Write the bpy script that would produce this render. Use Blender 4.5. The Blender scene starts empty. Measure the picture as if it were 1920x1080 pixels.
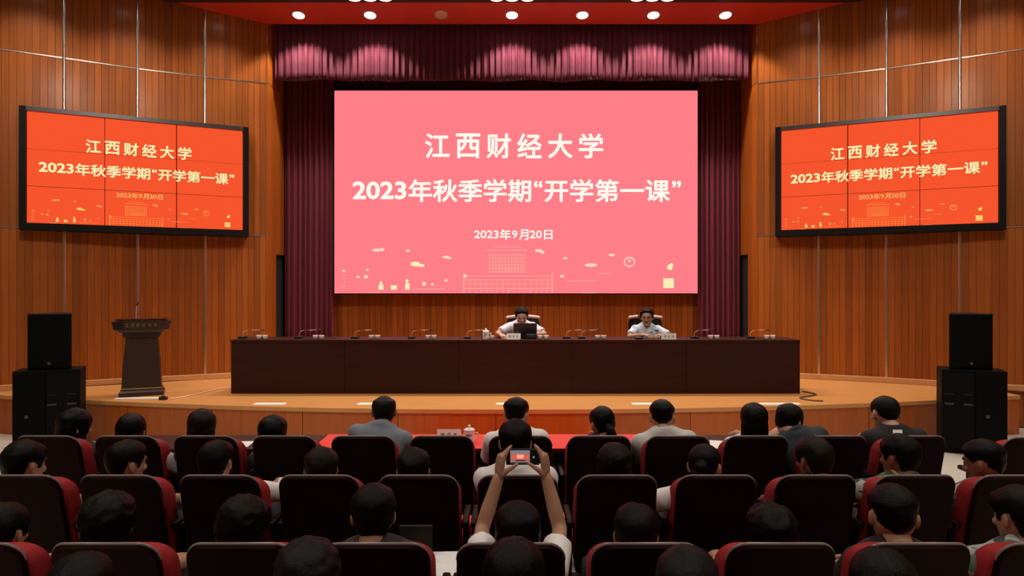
import bpy, bmesh, math, random
from mathutils import Vector, Matrix, Euler, noise

# ------------------------------------------------------------------ camera, world, exposure
scn = bpy.context.scene
COL = scn.collection
F = 1280.0                      # focal length in pixels of the 1920x1080 frame
CAMZ = 2.03
cam_d = bpy.data.cameras.new('camera')
cam_d.sensor_width = 36.0
cam_d.lens = F / 1920 * 36.0
cam = bpy.data.objects.new('camera', cam_d)
cam.location = (0, 0, CAMZ)
cam.rotation_euler = (math.pi / 2, 0, 0)
COL.objects.link(cam)
scn.camera = cam
vs = scn.view_settings
vs.view_transform = 'Standard'
vs.look = 'None'
vs.gamma = 1.0
vs.use_curve_mapping = False
vs.exposure = 0.0
world = bpy.data.worlds.new('world')
scn.world = world
world.use_nodes = True
world.node_tree.nodes['Background'].inputs[0].default_value = (0.9, 0.75, 0.6, 1)
world.node_tree.nodes['Background'].inputs[1].default_value = 0.02

SOFFIT_W = 200.0     # watts of each small soffit downlight
TRIPLE_W = 75.0      # watts of each lamp of the triple fittings
WASH_W = 120.0       # watts of each wall-side downlight
HOUSE_W = 230.0       # watts of each round house light
STAGE_FILL_W = 420.0      # watts of each added spot that brightens the stage

def px(x, y, d):
    """pixel + depth -> world point"""
    return Vector(((x - 960) * d / F, d, CAMZ - (y - 540) * d / F))

# ------------------------------------------------------------------ materials
def mat(name, col, rough=0.5, metal=0.0, coat=0.0, spec=0.5):
    m = bpy.data.materials.new(name)
    m.use_nodes = True
    b = m.node_tree.nodes['Principled BSDF']
    b.inputs['Base Color'].default_value = (*col, 1)
    b.inputs['Roughness'].default_value = rough
    b.inputs['Metallic'].default_value = metal
    b.inputs['Coat Weight'].default_value = coat
    b.inputs['Coat Roughness'].default_value = 0.15
    b.inputs['Specular IOR Level'].default_value = spec
    return m

def noisy(name, c1, c2, scale=(1, 1, 1), nscale=4.0, rough=0.5, bump=0.0, coat=0.0, rand=0.0, spec=0.5, detail=4.0, coatr=0.15):
    """two-tone noise stretched along an axis, world coordinates; rand = per-piece tone change"""
    m = mat(name, c1, rough, coat=coat, spec=spec)
    nt = m.node_tree; N = nt.nodes; L = nt.links
    b = N['Principled BSDF']
    b.inputs['Coat Roughness'].default_value = coatr
    g = N.new('ShaderNodeNewGeometry')
    mp = N.new('ShaderNodeMapping'); mp.inputs['Scale'].default_value = scale
    L.new(g.outputs['Position'], mp.inputs['Vector'])
    nz = N.new('ShaderNodeTexNoise'); nz.inputs['Scale'].default_value = nscale
    nz.inputs['Detail'].default_value = detail
    L.new(mp.outputs['Vector'], nz.inputs['Vector'])
    mx = N.new('ShaderNodeMix'); mx.data_type = 'RGBA'
    mx.inputs['A'].default_value = (*c1, 1); mx.inputs['B'].default_value = (*c2, 1)
    rp = N.new('ShaderNodeValToRGB'); rp.color_ramp.elements[0].position = 0.3; rp.color_ramp.elements[1].position = 0.7
    L.new(nz.outputs['Fac'], rp.inputs['Fac']); L.new(rp.outputs['Color'], mx.inputs['Factor'])
    out = mx.outputs['Result']
    if rand:
        oi = N.new('ShaderNodeObjectInfo')
        mr = N.new('ShaderNodeMapRange'); mr.inputs['To Min'].default_value = 1 - rand; mr.inputs['To Max'].default_value = 1 + rand
        L.new(oi.outputs['Random'], mr.inputs['Value'])
        hs = N.new('ShaderNodeHueSaturation')
        L.new(mr.outputs['Result'], hs.inputs['Value']); L.new(out, hs.inputs['Color'])
        out = hs.outputs['Color']
    L.new(out, b.inputs['Base Color'])
    if bump:
        bp = N.new('ShaderNodeBump'); bp.inputs['Strength'].default_value = bump; bp.inputs['Distance'].default_value = 0.01
        L.new(nz.outputs['Fac'], bp.inputs['Height']); L.new(bp.outputs['Normal'], b.inputs['Normal'])
    return m

def emis(name, col, s=1.0):
    m = bpy.data.materials.new(name); m.use_nodes = True
    nt = m.node_tree; nt.nodes.clear()
    e = nt.nodes.new('ShaderNodeEmission'); e.inputs[0].default_value = (*col, 1); e.inputs[1].default_value = s
    o = nt.nodes.new('ShaderNodeOutputMaterial'); nt.links.new(e.outputs[0], o.inputs[0])
    return m

def print_cloth(name, base, cols, scale=28.0):
    """printed cloth: voronoi blotches of several colours"""
    m = mat(name, base, 0.85); nt = m.node_tree; N = nt.nodes; L = nt.links
    g = N.new('ShaderNodeTexCoord')
    v = N.new('ShaderNodeTexVoronoi'); v.inputs['Scale'].default_value = scale
    L.new(g.outputs['Object'], v.inputs['Vector'])
    r = N.new('ShaderNodeValToRGB'); r.color_ramp.interpolation = 'CONSTANT'
    els = r.color_ramp.elements
    allc = [base] + cols
    els[0].position = 0; els[0].color = (*allc[0], 1)
    els[1].position = 1 / len(allc); els[1].color = (*allc[1], 1)
    for i in range(2, len(allc)):
        e = els.new(i / len(allc)); e.color = (*allc[i], 1)
    sp = N.new('ShaderNodeSeparateColor'); L.new(v.outputs['Color'], sp.inputs[0])
    L.new(sp.outputs[0], r.inputs['Fac']); L.new(r.outputs['Color'], N['Principled BSDF'].inputs['Base Color'])
    return m

def stripes(name, c1, c2, scale=40.0):
    m = mat(name, c1, 0.85); nt = m.node_tree; N = nt.nodes; L = nt.links
    g = N.new('ShaderNodeTexCoord'); w = N.new('ShaderNodeTexWave'); w.inputs['Scale'].default_value = scale
    L.new(g.outputs['Object'], w.inputs['Vector'])
    mx = N.new('ShaderNodeMix'); mx.data_type = 'RGBA'
    mx.inputs['A'].default_value = (*c1, 1); mx.inputs['B'].default_value = (*c2, 1)
    L.new(w.outputs['Fac'], mx.inputs['Factor']); L.new(mx.outputs['Result'], N['Principled BSDF'].inputs['Base Color'])
    return m

M = {}
M['wood'] = noisy('wall_wood', (0.29, 0.070, 0.0075), (0.36, 0.097, 0.0115), (9, 9, 0.35), 5, 0.50, 0.03, 0.16, rand=0.20, coatr=0.20, spec=0.25)
M['wood_gap'] = mat('groove_dark', (0.20, 0.05, 0.008), 0.8)
M['fascia'] = noisy('fascia_wood', (0.40, 0.085, 0.006), (0.48, 0.115, 0.010), (5, 5, 0.4), 4, 0.45, 0.02, 0.2, rand=0.10)
M['deck'] = noisy('stage_wood', (0.56, 0.25, 0.075), (0.64, 0.30, 0.10), (0.5, 6, 1), 4, 0.38, 0.0, 0.15)
M['base'] = noisy('skirting_wood', (0.52, 0.24, 0.09), (0.58, 0.28, 0.11), (2, 2, 2), 4, 0.45)
M['steel'] = mat('brushed_steel', (0.80, 0.74, 0.68), 0.26, 1.0)
M['dark_wood'] = noisy('dark_table_wood', (0.026, 0.0055, 0.0035), (0.036, 0.008, 0.005), (1, 1, 6), 4, 0.45, 0, 0.05, spec=0.25)
M['lectern'] = noisy('lectern_wood', (0.022, 0.010, 0.006), (0.034, 0.014, 0.008), (6, 6, 1), 4, 0.42, 0, 0.2)
M['gold'] = mat('gold_letters', (0.75, 0.55, 0.18), 0.35, 0.7)
M['curtain'] = noisy('velvet', (0.085, 0.0048, 0.022), (0.105, 0.0062, 0.028), (3, 3, 1), 6, 0.8, 0.1)
M['leg_curtain'] = noisy('leg_velvet', (0.12, 0.010, 0.024), (0.15, 0.013, 0.031), (3, 3, 1), 6, 0.85, 0.1)
M['black'] = mat('black_void', (0.004, 0.004, 0.004), 0.9)
M['frame'] = mat('screen_frame', (0.006, 0.005, 0.005), 0.5, spec=0.15)
M['frame_top'] = mat('screen_top_trim', (0.06, 0.056, 0.06), 0.35, 0.3)
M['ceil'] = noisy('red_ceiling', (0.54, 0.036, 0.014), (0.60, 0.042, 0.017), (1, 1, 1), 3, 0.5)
M['ceil_dark'] = noisy('dark_ceiling', (0.035, 0.014, 0.010), (0.045, 0.018, 0.012), (1, 1, 1), 3, 0.6)
M['lamp'] = emis('lamp_glow', (1.0, 0.93, 0.82), 9.0)
M['lamp_off'] = mat('lamp_unlit', (0.65, 0.35, 0.25), 0.5)
M['lamp_ring'] = mat('lamp_ring', (0.55, 0.42, 0.36), 0.4, 0.4)
M['floor'] = noisy('pale_floor', (0.62, 0.60, 0.55), (0.70, 0.68, 0.62), (1, 1, 1), 2, 0.25)
M['carpet'] = noisy('red_carpet', (0.80, 0.065, 0.020), (0.88, 0.085, 0.028), (1, 1, 1), 40, 0.9, 0.2)
M['plaster'] = noisy('rear_plaster', (0.30, 0.16, 0.08), (0.34, 0.18, 0.09), (1, 1, 1), 2, 0.7)
M['shell'] = noisy('seat_shell', (0.011, 0.0026, 0.0026), (0.014, 0.0034, 0.0034), (1, 1, 1), 6, 0.5, spec=0.05)
M['shell_highlight'] = mat('seat_edge_highlight', (0.19, 0.155, 0.145), 0.35)  # pale colour paints the light caught by the seat tops
M['red'] = noisy('seat_red', (0.27, 0.008, 0.010), (0.34, 0.010, 0.014), (1, 1, 1), 60, 0.85, 0.15)
M['arm'] = mat('armrest', (0.008, 0.004, 0.003), 0.5, spec=0.15)
M['speaker'] = noisy('speaker_box', (0.003, 0.003, 0.003), (0.005, 0.005, 0.005), (1, 1, 1), 50, 0.6, spec=0.12)
M['grille'] = noisy('speaker_grille', (0.002, 0.0025, 0.0025), (0.004, 0.0045, 0.005), (1, 1, 1), 160, 0.55, spec=0.10)
M['badge'] = mat('badge', (0.10, 0.12, 0.13), 0.35, 0.6)
M['white'] = mat('white_china', (0.82, 0.78, 0.75), 0.25)
M['paper'] = mat('paper', (0.80, 0.80, 0.82), 0.8)
M['cardc'] = mat('name_card', (0.80, 0.76, 0.72), 0.6)
M['ink'] = mat('ink', (0.05, 0.05, 0.05), 0.7)
M['blue'] = mat('blue_mark', (0.10, 0.14, 0.35), 0.5)
M['redmark'] = mat('red_mark', (0.35, 0.03, 0.10), 0.5)
M['redcloth'] = noisy('red_tablecloth', (0.78, 0.030, 0.022), (0.84, 0.040, 0.030), (1, 1, 1), 20, 0.75)
M['plastic'] = mat('black_plastic', (0.012, 0.012, 0.014), 0.4)
M['cable'] = mat('cable', (0.10, 0.05, 0.03), 0.6)
M['pale_cable'] = mat('pale_cable', (0.75, 0.50, 0.36), 0.6)
M['leather'] = mat('black_leather', (0.007, 0.005, 0.007), 0.5, spec=0.25)
M['rail'] = mat('pale_chair_rail', (0.62, 0.44, 0.38), 0.45)
M['skin'] = noisy('skin', (0.40, 0.215, 0.13), (0.44, 0.24, 0.15), (1, 1, 1), 30, 0.55)
M['skin_dark'] = noisy('skin_tan', (0.22, 0.085, 0.045), (0.25, 0.10, 0.055), (1, 1, 1), 30, 0.55)
M['skin_pale'] = noisy('skin_pale', (0.52, 0.29, 0.21), (0.56, 0.32, 0.24), (1, 1, 1), 30, 0.55)
M['eye'] = mat('eye', (0.02, 0.012, 0.01), 0.2)
M['lips'] = mat('lips', (0.34, 0.11, 0.09), 0.5)
def hair_mat(name, c, r=0.42):
    return noisy(name, c, tuple(v * 1.8 for v in c), (60, 60, 12), 3, r, 0.35, spec=0.10)
M['hair'] = hair_mat('black_hair', (0.0018, 0.0017, 0.0018))
M['hair_brown'] = hair_mat('dark_brown_hair', (0.006, 0.0038, 0.0025))
M['hair_grey'] = hair_mat('greying_hair', (0.005, 0.005, 0.0055))
def cloth(n, c): return noisy('cloth_' + n, c, tuple(min(1, v * 1.12) for v in c), (1, 1, 1), 18, 0.85, 0.05)
M['c_white'] = cloth('white', (0.72, 0.69, 0.70))
M['c_greyblue'] = cloth('greyblue', (0.17, 0.20, 0.25))
M['c_lightgrey'] = cloth('lightgrey', (0.50, 0.50, 0.50))
M['c_black'] = cloth('black', (0.008, 0.008, 0.010))
M['c_navy'] = cloth('navy', (0.012, 0.018, 0.032))
M['c_denim'] = cloth('denim', (0.025, 0.036, 0.048))
M['c_dark'] = cloth('charcoal', (0.02, 0.02, 0.022))
M['c_lilac'] = cloth('lilac', (0.62, 0.58, 0.72))
M['c_paleblue'] = print_cloth('cloth_paleblue', (0.52, 0.60, 0.74), [(0.62, 0.68, 0.80), (0.48, 0.57, 0.72), (0.58, 0.66, 0.80), (0.30, 0.36, 0.50)], 34)
M['c_stripe'] = stripes('cloth_stripe', (0.55, 0.50, 0.52), (0.25, 0.20, 0.22), 30)
M['c_floral'] = print_cloth('cloth_floral', (0.03, 0.07, 0.05), [(0.40, 0.03, 0.04), (0.05, 0.16, 0.09), (0.55, 0.30, 0.10), (0.35, 0.38, 0.36), (0.02, 0.03, 0.03)], 26)
M['c_leaf'] = print_cloth('cloth_leaf', (0.45, 0.47, 0.47), [(0.03, 0.05, 0.05), (0.10, 0.16, 0.13), (0.30, 0.33, 0.33)], 26)
M['trouser'] = cloth('trouser', (0.015, 0.016, 0.022))
M['shoe'] = mat('shoe', (0.01, 0.01, 0.01), 0.5)
PINK = (1.0, 0.212, 0.250)
M['led'] = emis('led_pink', PINK, 1.0)
M['led_text'] = emis('led_text', (1.0, 0.95, 0.84), 1.0)
M['led_art'] = emis('led_art', (1.0, 0.36, 0.30), 1.0)
M['led_cloud'] = emis('led_cloud', (1.0, 0.66, 0.55), 1.0)
M['led_yel'] = emis('led_yellow', (1.0, 0.86, 0.46), 1.0)
M['lcd'] = emis('lcd_red', (1.0, 0.098, 0.028), 0.92)
M['lcd_text'] = emis('lcd_text', (0.88, 0.88, 0.45), 1.0)
M['lcd_art'] = emis('lcd_art', (1.0, 0.26, 0.05), 0.95)
M['lcd_cloud'] = emis('lcd_cloud', (1.0, 0.36, 0.10), 0.95)
M['lcd_yel'] = emis('lcd_yellow', (0.95, 0.62, 0.16), 0.95)
M['lcd_date'] = emis('lcd_date', (0.95, 0.48, 0.14), 0.95)

# ------------------------------------------------------------------ object helpers
def link(o, parent=None):
    COL.objects.link(o)
    if parent is not None: o.parent = parent
    return o
def thing(name, label, cat, loc=(0, 0, 0), rotz=0.0, group=None):
    o = bpy.data.objects.new(name, None); o.empty_display_size = 0.1
    o.location = loc; o.rotation_euler = (0, 0, rotz)
    tag(o, label, cat, group)
    return link(o)
def tag(o, label=None, cat=None, group=None, kind=None):
    if label: o['label'] = label
    if cat: o['category'] = cat
    if group: o['group'] = group
    if kind: o['kind'] = kind
    return o
def smooth(me, angle=None):
    for p in me.polygons: p.use_smooth = True
    if angle is not None:
        try: me.set_sharp_from_angle(angle=angle)
        except Exception: pass
def obj(name, bm, m, parent=None, sm=False, ang=0.7, loc=None):
    me = bpy.data.meshes.new(name)
    bmesh.ops.recalc_face_normals(bm, faces=bm.faces)
    bm.to_mesh(me); bm.free()
    if isinstance(m, str): m = M[m]
    me.materials.append(m)
    if sm: smooth(me, ang)
    o = bpy.data.objects.new(name, me)
    if loc is not None: o.location = loc
    return link(o, parent)
def mesh_obj(name, me, parent=None, loc=(0, 0, 0), rot=(0, 0, 0), scale=(1, 1, 1)):
    o = bpy.data.objects.new(name, me); o.location = loc; o.rotation_euler = rot; o.scale = scale
    return link(o, parent)
def box(bm, x0, x1, y0, y1, z0, z1, bevel=0.0, mtx=None):
    r = bmesh.ops.create_cube(bm, size=1.0)
    vs_ = r['verts']
    for v in vs_:
        v.co = Vector(((x0 + x1) / 2 + v.co.x * (x1 - x0), (y0 + y1) / 2 + v.co.y * (y1 - y0), (z0 + z1) / 2 + v.co.z * (z1 - z0)))
    if bevel:
        es = list({e for v in vs_ for e in v.link_edges})
        g = bmesh.ops.bevel(bm, geom=es, offset=bevel, segments=2, affect='EDGES', profile=0.5)
        vs_ = list({v for f in g['faces'] for v in f.verts} | {v for v in vs_ if v.is_valid})
    if mtx is not None:
        for v in vs_: v.co = mtx @ v.co
    return bm
def nbox(*a, **k):
    bm = bmesh.new(); box(bm, *a, **k); return bm
def basis(d, side=None):
    d = d.normalized()
    a = side if side is not None else Vector((1, 0, 0))
    if abs(a.dot(d)) > 0.97: a = Vector((0, 1, 0))
    u = (a - d * a.dot(d)).normalized()
    return u, d.cross(u)
def loft(bm, rings):
    """rings: list of point lists of equal length; closed tube with capped ends"""
    R = [[bm.verts.new(p) for p in r] for r in rings]
    n = len(R[0])
    for a, b in zip(R, R[1:]):
        for i in range(n):
            bm.faces.new((a[i], a[(i + 1) % n], b[(i + 1) % n], b[i]))
    bm.faces.new(R[0][::-1]); bm.faces.new(R[-1])
def tube(bm, pts, rad, n=10, side=None, flat=1.0, round_ends=True):
    pts = [Vector(p) for p in pts]
    if not hasattr(rad, '__len__'): rad = [rad] * len(pts)
    P = list(pts); R_ = list(rad)
    if round_ends:
        d0 = (pts[0] - pts[1]).normalized(); d1 = (pts[-1] - pts[-2]).normalized()
        P = [pts[0] + d0 * rad[0] * 0.9, pts[0] + d0 * rad[0] * 0.6] + P + [pts[-1] + d1 * rad[-1] * 0.6, pts[-1] + d1 * rad[-1] * 0.9]
        R_ = [rad[0] * 0.35, rad[0] * 0.8] + R_ + [rad[-1] * 0.8, rad[-1] * 0.35]
    rings = []
    for i, p in enumerate(P):
        d = P[min(i + 1, len(P) - 1)] - P[max(i - 1, 0)]
        u, w = basis(d, side)
        rings.append([p + (u * math.cos(t) + w * math.sin(t) * flat) * R_[i] for t in [2 * math.pi * k / n for k in range(n)]])
    loft(bm, rings)
def lathe(bm, prof, n=20, c=(0, 0, 0)):
    rings = [[Vector((c[0] + r * math.cos(2 * math.pi * k / n), c[1] + r * math.sin(2 * math.pi * k / n), c[2] + z)) for k in range(n)] for r, z in prof]
    loft(bm, rings)
def ellipsoid(bm, c, r, seg=16, rings=10, mtx=None):
    v = bmesh.ops.create_uvsphere(bm, u_segments=seg, v_segments=rings, radius=1.0)['verts']
    for q in v:
        p = Vector((q.co.x * r[0], q.co.y * r[1], q.co.z * r[2]))
        if mtx is not None: p = mtx @ p
        q.co = p + Vector(c)
def prism(bm, outline, z0, z1):
    """polygon in xy extruded in z"""
    a = [bm.verts.new((x, y, z0)) for x, y in outline]; b = [bm.verts.new((x, y, z1)) for x, y in outline]
    n = len(a)
    for i in range(n): bm.faces.new((a[i], a[(i + 1) % n], b[(i + 1) % n], b[i]))
    bm.faces.new(a[::-1]); bm.faces.new(b)
def quad(bm, pts): bm.faces.new([bm.verts.new(p) for p in pts])
TMP = bpy.data.scenes.new('scratch')
def voxel(bm, size, it=3, fac=0.5):
    me = bpy.data.meshes.new('tmp')
    bmesh.ops.recalc_face_normals(bm, faces=bm.faces)
    bm.to_mesh(me); bm.free()
    o = bpy.data.objects.new('tmp', me); TMP.collection.objects.link(o)
    r = o.modifiers.new('r', 'REMESH'); r.mode = 'VOXEL'; r.voxel_size = size; r.use_smooth_shade = True
    if it:
        s = o.modifiers.new('s', 'SMOOTH'); s.factor = fac; s.iterations = it
    TMP.view_layers[0].update(); dg = TMP.view_layers[0].depsgraph
    out = bpy.data.meshes.new_from_object(o.evaluated_get(dg))
    bpy.data.objects.remove(o); bpy.data.meshes.remove(me)
    return out
ORD = ['first', 'second', 'third', 'fourth', 'fifth', 'sixth', 'seventh', 'eighth', 'ninth', 'tenth', 'eleventh', 'twelfth', 'thirteenth']

# ------------------------------------------------------------------ ceiling lights (the lamps that light the hall) and added stage spots
SLOPE = 0.25
def soffit_z(y): return 6.50 + SLOPE * (11.55 - y)
def downlight(loc, tilt, r, lit, label, group, watts, spot=150, blend=0.5, aim=None, name='downlight'):
    t = thing(name, label, 'ceiling light', loc, 0, group)
    t.rotation_euler = (tilt, 0, 0)
    bm = bmesh.new(); lathe(bm, [(r * 1.22, 0.004), (r * 1.22, -0.010), (r * 1.0, -0.016), (r * 1.0, 0.0)], 28); obj('rim', bm, 'lamp_ring', t, True)
    bm = bmesh.new(); lathe(bm, [(r * 0.98, -0.004), (r * 0.97, -0.012), (r * 0.5, -0.014)], 28); obj('lens', bm, 'lamp' if lit else 'lamp_off', t, True)
    if lit and watts:
        l = bpy.data.lights.new('lamp_light', 'SPOT'); l.energy = watts; l.spot_size = math.radians(spot); l.spot_blend = blend
        l.shadow_soft_size = r; l.color = (1.0, 0.86, 0.70)
        o = bpy.data.objects.new('lamp_light', l); COL.objects.link(o)
        o.location = Vector(loc) + Vector((0, 0, -0.05 - r * 0.0))
        d = (Vector(aim) - o.location) if aim is not None else Vector((0, 0, -1))
        o.rotation_euler = d.to_track_quat('-Z', 'Y').to_euler()
    return t
tilt = -math.atan(SLOPE)
for i, x in enumerate((560, 694, 827, 960, 1092, 1225, 1360)):
    y = 11.31
    lit = i != 2
    downlight(((x - 960) * y / F, y, soffit_z(y) - 0.002), tilt, 0.095, lit,
              ('unlit' if not lit else 'glowing') + ' round downlight in the red soffit, %s of seven from the left' % ORD[i],
              'downlights in the red soffit', SOFFIT_W, 110, 0.30)
for gi, gx in enumerate((693, 960, 1224)):
    for j in (-1, 0, 1):
        y = 10.80
        downlight(((gx + j * 29 - 960) * y / F, y, 6.618), 0, 0.10, True,
                  'bright lamp at the top edge above the stage, %s of the %s trio' % (('left', 'middle', 'right')[j + 1], ('left', 'centre', 'right')[gi]),
                  'lamp trios above the stage front', TRIPLE_W, 96, 0.5)
for yy in (-1.6, 1.6, 5.0, 8.2):
    for xx in (-5.6, -2.0, 2.0, 5.6):
        t = downlight((xx, yy, 6.618), 0, 0.16, True, 'round house light over the audience, %s line from the stage, %s from the left' % ({-1.6: 'fourth', 1.6: 'third', 5.0: 'second', 8.2: 'first'}[yy], ORD[(-5.6, -2.0, 2.0, 5.6).index(xx)]), 'house lights over the audience', 0, name='house_light')
        l = bpy.data.lights.new('house_lamp', 'SPOT'); l.energy = HOUSE_W * (0.4 if yy > 8 else 1.0); l.spot_size = math.radians(122); l.spot_blend = 0.7
        l.shadow_soft_size = 0.25; l.color = (1.0, 0.88, 0.74)
        o = bpy.data.objects.new('house_lamp', l); COL.objects.link(o); o.location = (xx, yy, 6.55)
# downlights washing the side walls, just above the frame
for s_ in (-1, 1):
    for i, (wx, wy) in enumerate(((4.55, 10.55), (5.65, 10.0), (6.75, 9.45), (7.85, 8.85))):
        downlight((s_ * wx, wy, 6.618), 0, 0.10, True, 'downlight close to the %s plank wall, %s from the stage opening' % ('left' if s_ < 0 else 'right', ORD[i]), 'downlights along the plank walls', WASH_W, 122, 0.9)
# added spots without fittings, unseen over the audience, to brighten stage and walls
for xx, tx, tz in ((-4.2, -6.0, 2.6), (-1.5, -2.0, 0.9), (1.5, 2.0, 0.9), (4.2, 6.0, 2.6)):
    l = bpy.data.lights.new('stage_fill_spot', 'SPOT'); l.energy = STAGE_FILL_W; l.spot_size = math.radians(62); l.spot_blend = 0.8
    l.shadow_soft_size = 0.35; l.color = (1.0, 0.86, 0.70)
    o = bpy.data.objects.new('stage_fill_spot', l); COL.objects.link(o); o.location = (xx, 5.4, 6.35)
    d = Vector((tx, 11.0, tz)) - o.location
    o.rotation_euler = d.to_track_quat('-Z', 'Y').to_euler()

# ------------------------------------------------------------------ setting
STZ = 0.54
def edge_y(x): return 8.36 + x * x / 45.0
WALL = [(-9.25, 8.72), (-8.41, 9.25), (-7.58, 9.79), (-6.74, 10.27), (-5.91, 10.77), (-5.03, 11.18), (-4.15, 11.55)]
ZR = [0.0, 2.92, 5.49, 7.3]

fl = obj('floor', nbox(-9.4, 9.4, -4.0, 9.9, -0.1, 0.0), 'floor'); tag(fl, 'pale polished floor of the hall', None, None, 'structure')
bm = bmesh.new()
xs = [-7.45 + i * (14.5 / 48) for i in range(49)]
prism(bm, [(x, edge_y(x)) for x in xs] + [(7.05, 9.98), (6.6, 10.35), (4.3, 11.5), (4.3, 12.95), (-4.3, 12.95), (-4.3, 11.5), (-7.0, 10.05), (-7.45, 9.84)], STZ - 0.05, STZ)
stage = obj('stage', bm, 'deck'); tag(stage, 'low curved wooden stage platform', None, None, 'structure')
nseg = 12
for i in range(nseg):
    a = -7.45 + 14.5 * i / nseg + 0.004; b = -7.45 + 14.5 * (i + 1) / nseg - 0.004
    bm = bmesh.new()
    pts = [a + (b - a) * k / 4 for k in range(5)]
    prism(bm, [(x, edge_y(x) + 0.02) for x in pts] + [(x, edge_y(x) + 0.06) for x in pts[::-1]], 0.0, STZ - 0.05)
    obj('fascia_panel', bm, 'fascia', stage)
obj('end_panel', nbox(7.0, 7.04, edge_y(7) + 0.03, 9.95, 0, STZ - 0.05), 'fascia', stage)
obj('end_panel', nbox(-7.44, -7.40, edge_y(7.4) + 0.03, 9.8, 0, STZ - 0.05), 'fascia', stage)

# plank: unit board with chamfered front edges, front face towards -Y
def plank_mesh(mname):
    bm = bmesh.new(); box(bm, -0.5, 0.5, 0, 1, 0, 1)
    me = bpy.data.meshes.new('plank')
    bm.to_mesh(me); bm.free(); me.materials.append(M[mname]); return me
PLANK = plank_mesh('wood')
def plank_run(parent, p0, p1, z0, z1, n, gap=0.005, depth=0.03):
    """boards along p0->p1 (plan), front faces on that line, normal towards the audience"""
    d = Vector((p1[0] - p0[0], p1[1] - p0[1], 0)); L_ = d.length; d.normalize()
    ang = math.atan2(d.y, d.x)
    w = L_ / n
    for i in range(n):
        c = Vector((p0[0], p0[1], 0)) + d * (w * (i + 0.5))
        mesh_obj('plank', PLANK, parent, (c.x, c.y, z0), (0, 0, ang), (w - gap, depth, z1 - z0))
def side_wall(name, sgn, label):
    pts = [(-sgn * x, y) for x, y in WALL]
    if sgn > 0: pts = pts[::-1]
    bm = bmesh.new()
    back = [(x, y + 0.032) for x, y in pts]
    outer = [(x + sgn * 0.12, y + 0.25) for x, y in pts[::-1]]
    prism(bm, back + outer, 0, 7.3)
    w = obj(name, bm, 'wood_gap'); tag(w, label, None, None, 'structure')
    for a, b in zip(pts, pts[1:]):
        mid = (abs(a[0]) + abs(b[0])) / 2
        for z0, z1 in zip(ZR, ZR[1:]):
            if mid < 7.0: zz = max(z0, STZ)
            else: zz = z0
            d = Vector((b[0] - a[0], b[1] - a[1])); L_ = d.length; d /= L_
            a2 = (a[0] + d.x * 0.018, a[1] + d.y * 0.018); b2 = (b[0] - d.x * 0.018, b[1] - d.y * 0.018)
            bm = bmesh.new()
            prism(bm, [(a2[0], a2[1] + 0.012), (b2[0], b2[1] + 0.012), (b2[0], b2[1] + 0.05), (a2[0], a2[1] + 0.05)], zz + 0.012, z1 - 0.012)
            pn = obj('panel', bm, 'wood_gap', w)
            plank_run(pn, a2, b2, zz + 0.012, z1 - 0.012, 10)
        # horizontal steel strips
        ang = math.atan2(b[1] - a[1], b[0] - a[0])
        L_ = math.hypot(b[0] - a[0], b[1] - a[1])
        for z in ZR[1:3]:
            bm = nbox(0, L_, -0.004, 0.03, -0.008, 0.008)
            o = obj('steel_strip', bm, 'steel', w, loc=(a[0], a[1], z)); o.rotation_euler = (0, 0, ang)
        if mid < 7.5:
            o = obj('skirting', nbox(0, L_, -0.075, 0.03, 0.0, 0.085, bevel=0.008), 'base', w, loc=(a[0], a[1], STZ)); o.rotation_euler = (0, 0, ang)
    for x, y in pts[1:-1]:
        bm = bmesh.new(); z_ = STZ if abs(x) < 7.2 else 0
        loft(bm, [[(x + 0.024 * math.cos(k * math.pi / 8), y - 0.020 * math.sin(k * math.pi / 8), zz) for k in range(9)] + [(x - 0.024, y + 0.03, zz), (x + 0.024, y + 0.03, zz)] for zz in (z_, 7.3)])
        obj('steel_strip', bm, 'steel', w, True, 0.6)
    return w
side_wall('wall_left', -1, 'orange-brown wood plank wall with steel strips left of the stage')
side_wall('wall_right', 1, 'orange-brown wood plank wall with steel strips right of the stage')

# proscenium returns with a dark doorway each
for s, nm in ((-1, 'left'), (1, 'right')):
    w = obj('wall_return_' + nm, nbox(min(s * 4.15, s * 4.75), max(s * 4.15, s * 4.75), 12.62, 12.9, 0, 7.3), 'wood_gap')
    tag(w, 'narrow wood return wall at the %s end of the stage opening' % nm, None, None, 'structure')
    def rb(y0, y1, z0, z1, name='board', mm='wood'):
        return obj(name, nbox(min(s * 4.13, s * 4.17), max(s * 4.13, s * 4.17), y0, y1, z0, z1), mm, w)
    rb(11.55, 11.75, STZ, 5.49); rb(11.754, 11.95, STZ, 5.49); rb(11.55, 11.75, 5.50, 7.3); rb(11.754, 11.95, 5.50, 7.3)
    for k in range(3): rb(11.954 + k * 0.22, 12.17 + k * 0.22, 2.62, 5.49)
    for k in range(3): rb(11.954 + k * 0.22, 12.17 + k * 0.22, 5.50, 7.3)
    d = obj('door_%d' % (1 if s < 0 else 2), nbox(min(s * 4.17, s * 4.8), max(s * 4.17, s * 4.8), 11.95, 12.62, STZ, 2.62), 'black')  # solid black block paints the dark of the unlit corridor behind
    tag(d, 'dark doorway at the %s edge of the stage' % nm, None, None, 'structure')

wb = obj('wall_back', nbox(-4.4, 4.4, 12.66, 12.9, 0, 7.3), 'wood_gap'); tag(wb, 'wood plank wall behind the big screen', None, None, 'structure')
plank_run(wb, (-3.35, 12.605), (3.45, 12.605), STZ, 2.05, 66)
obj('drape_panel', nbox(-3.6, 3.7, 12.604, 12.65, 2.06, 7.0), 'leg_curtain', wb)

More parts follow.
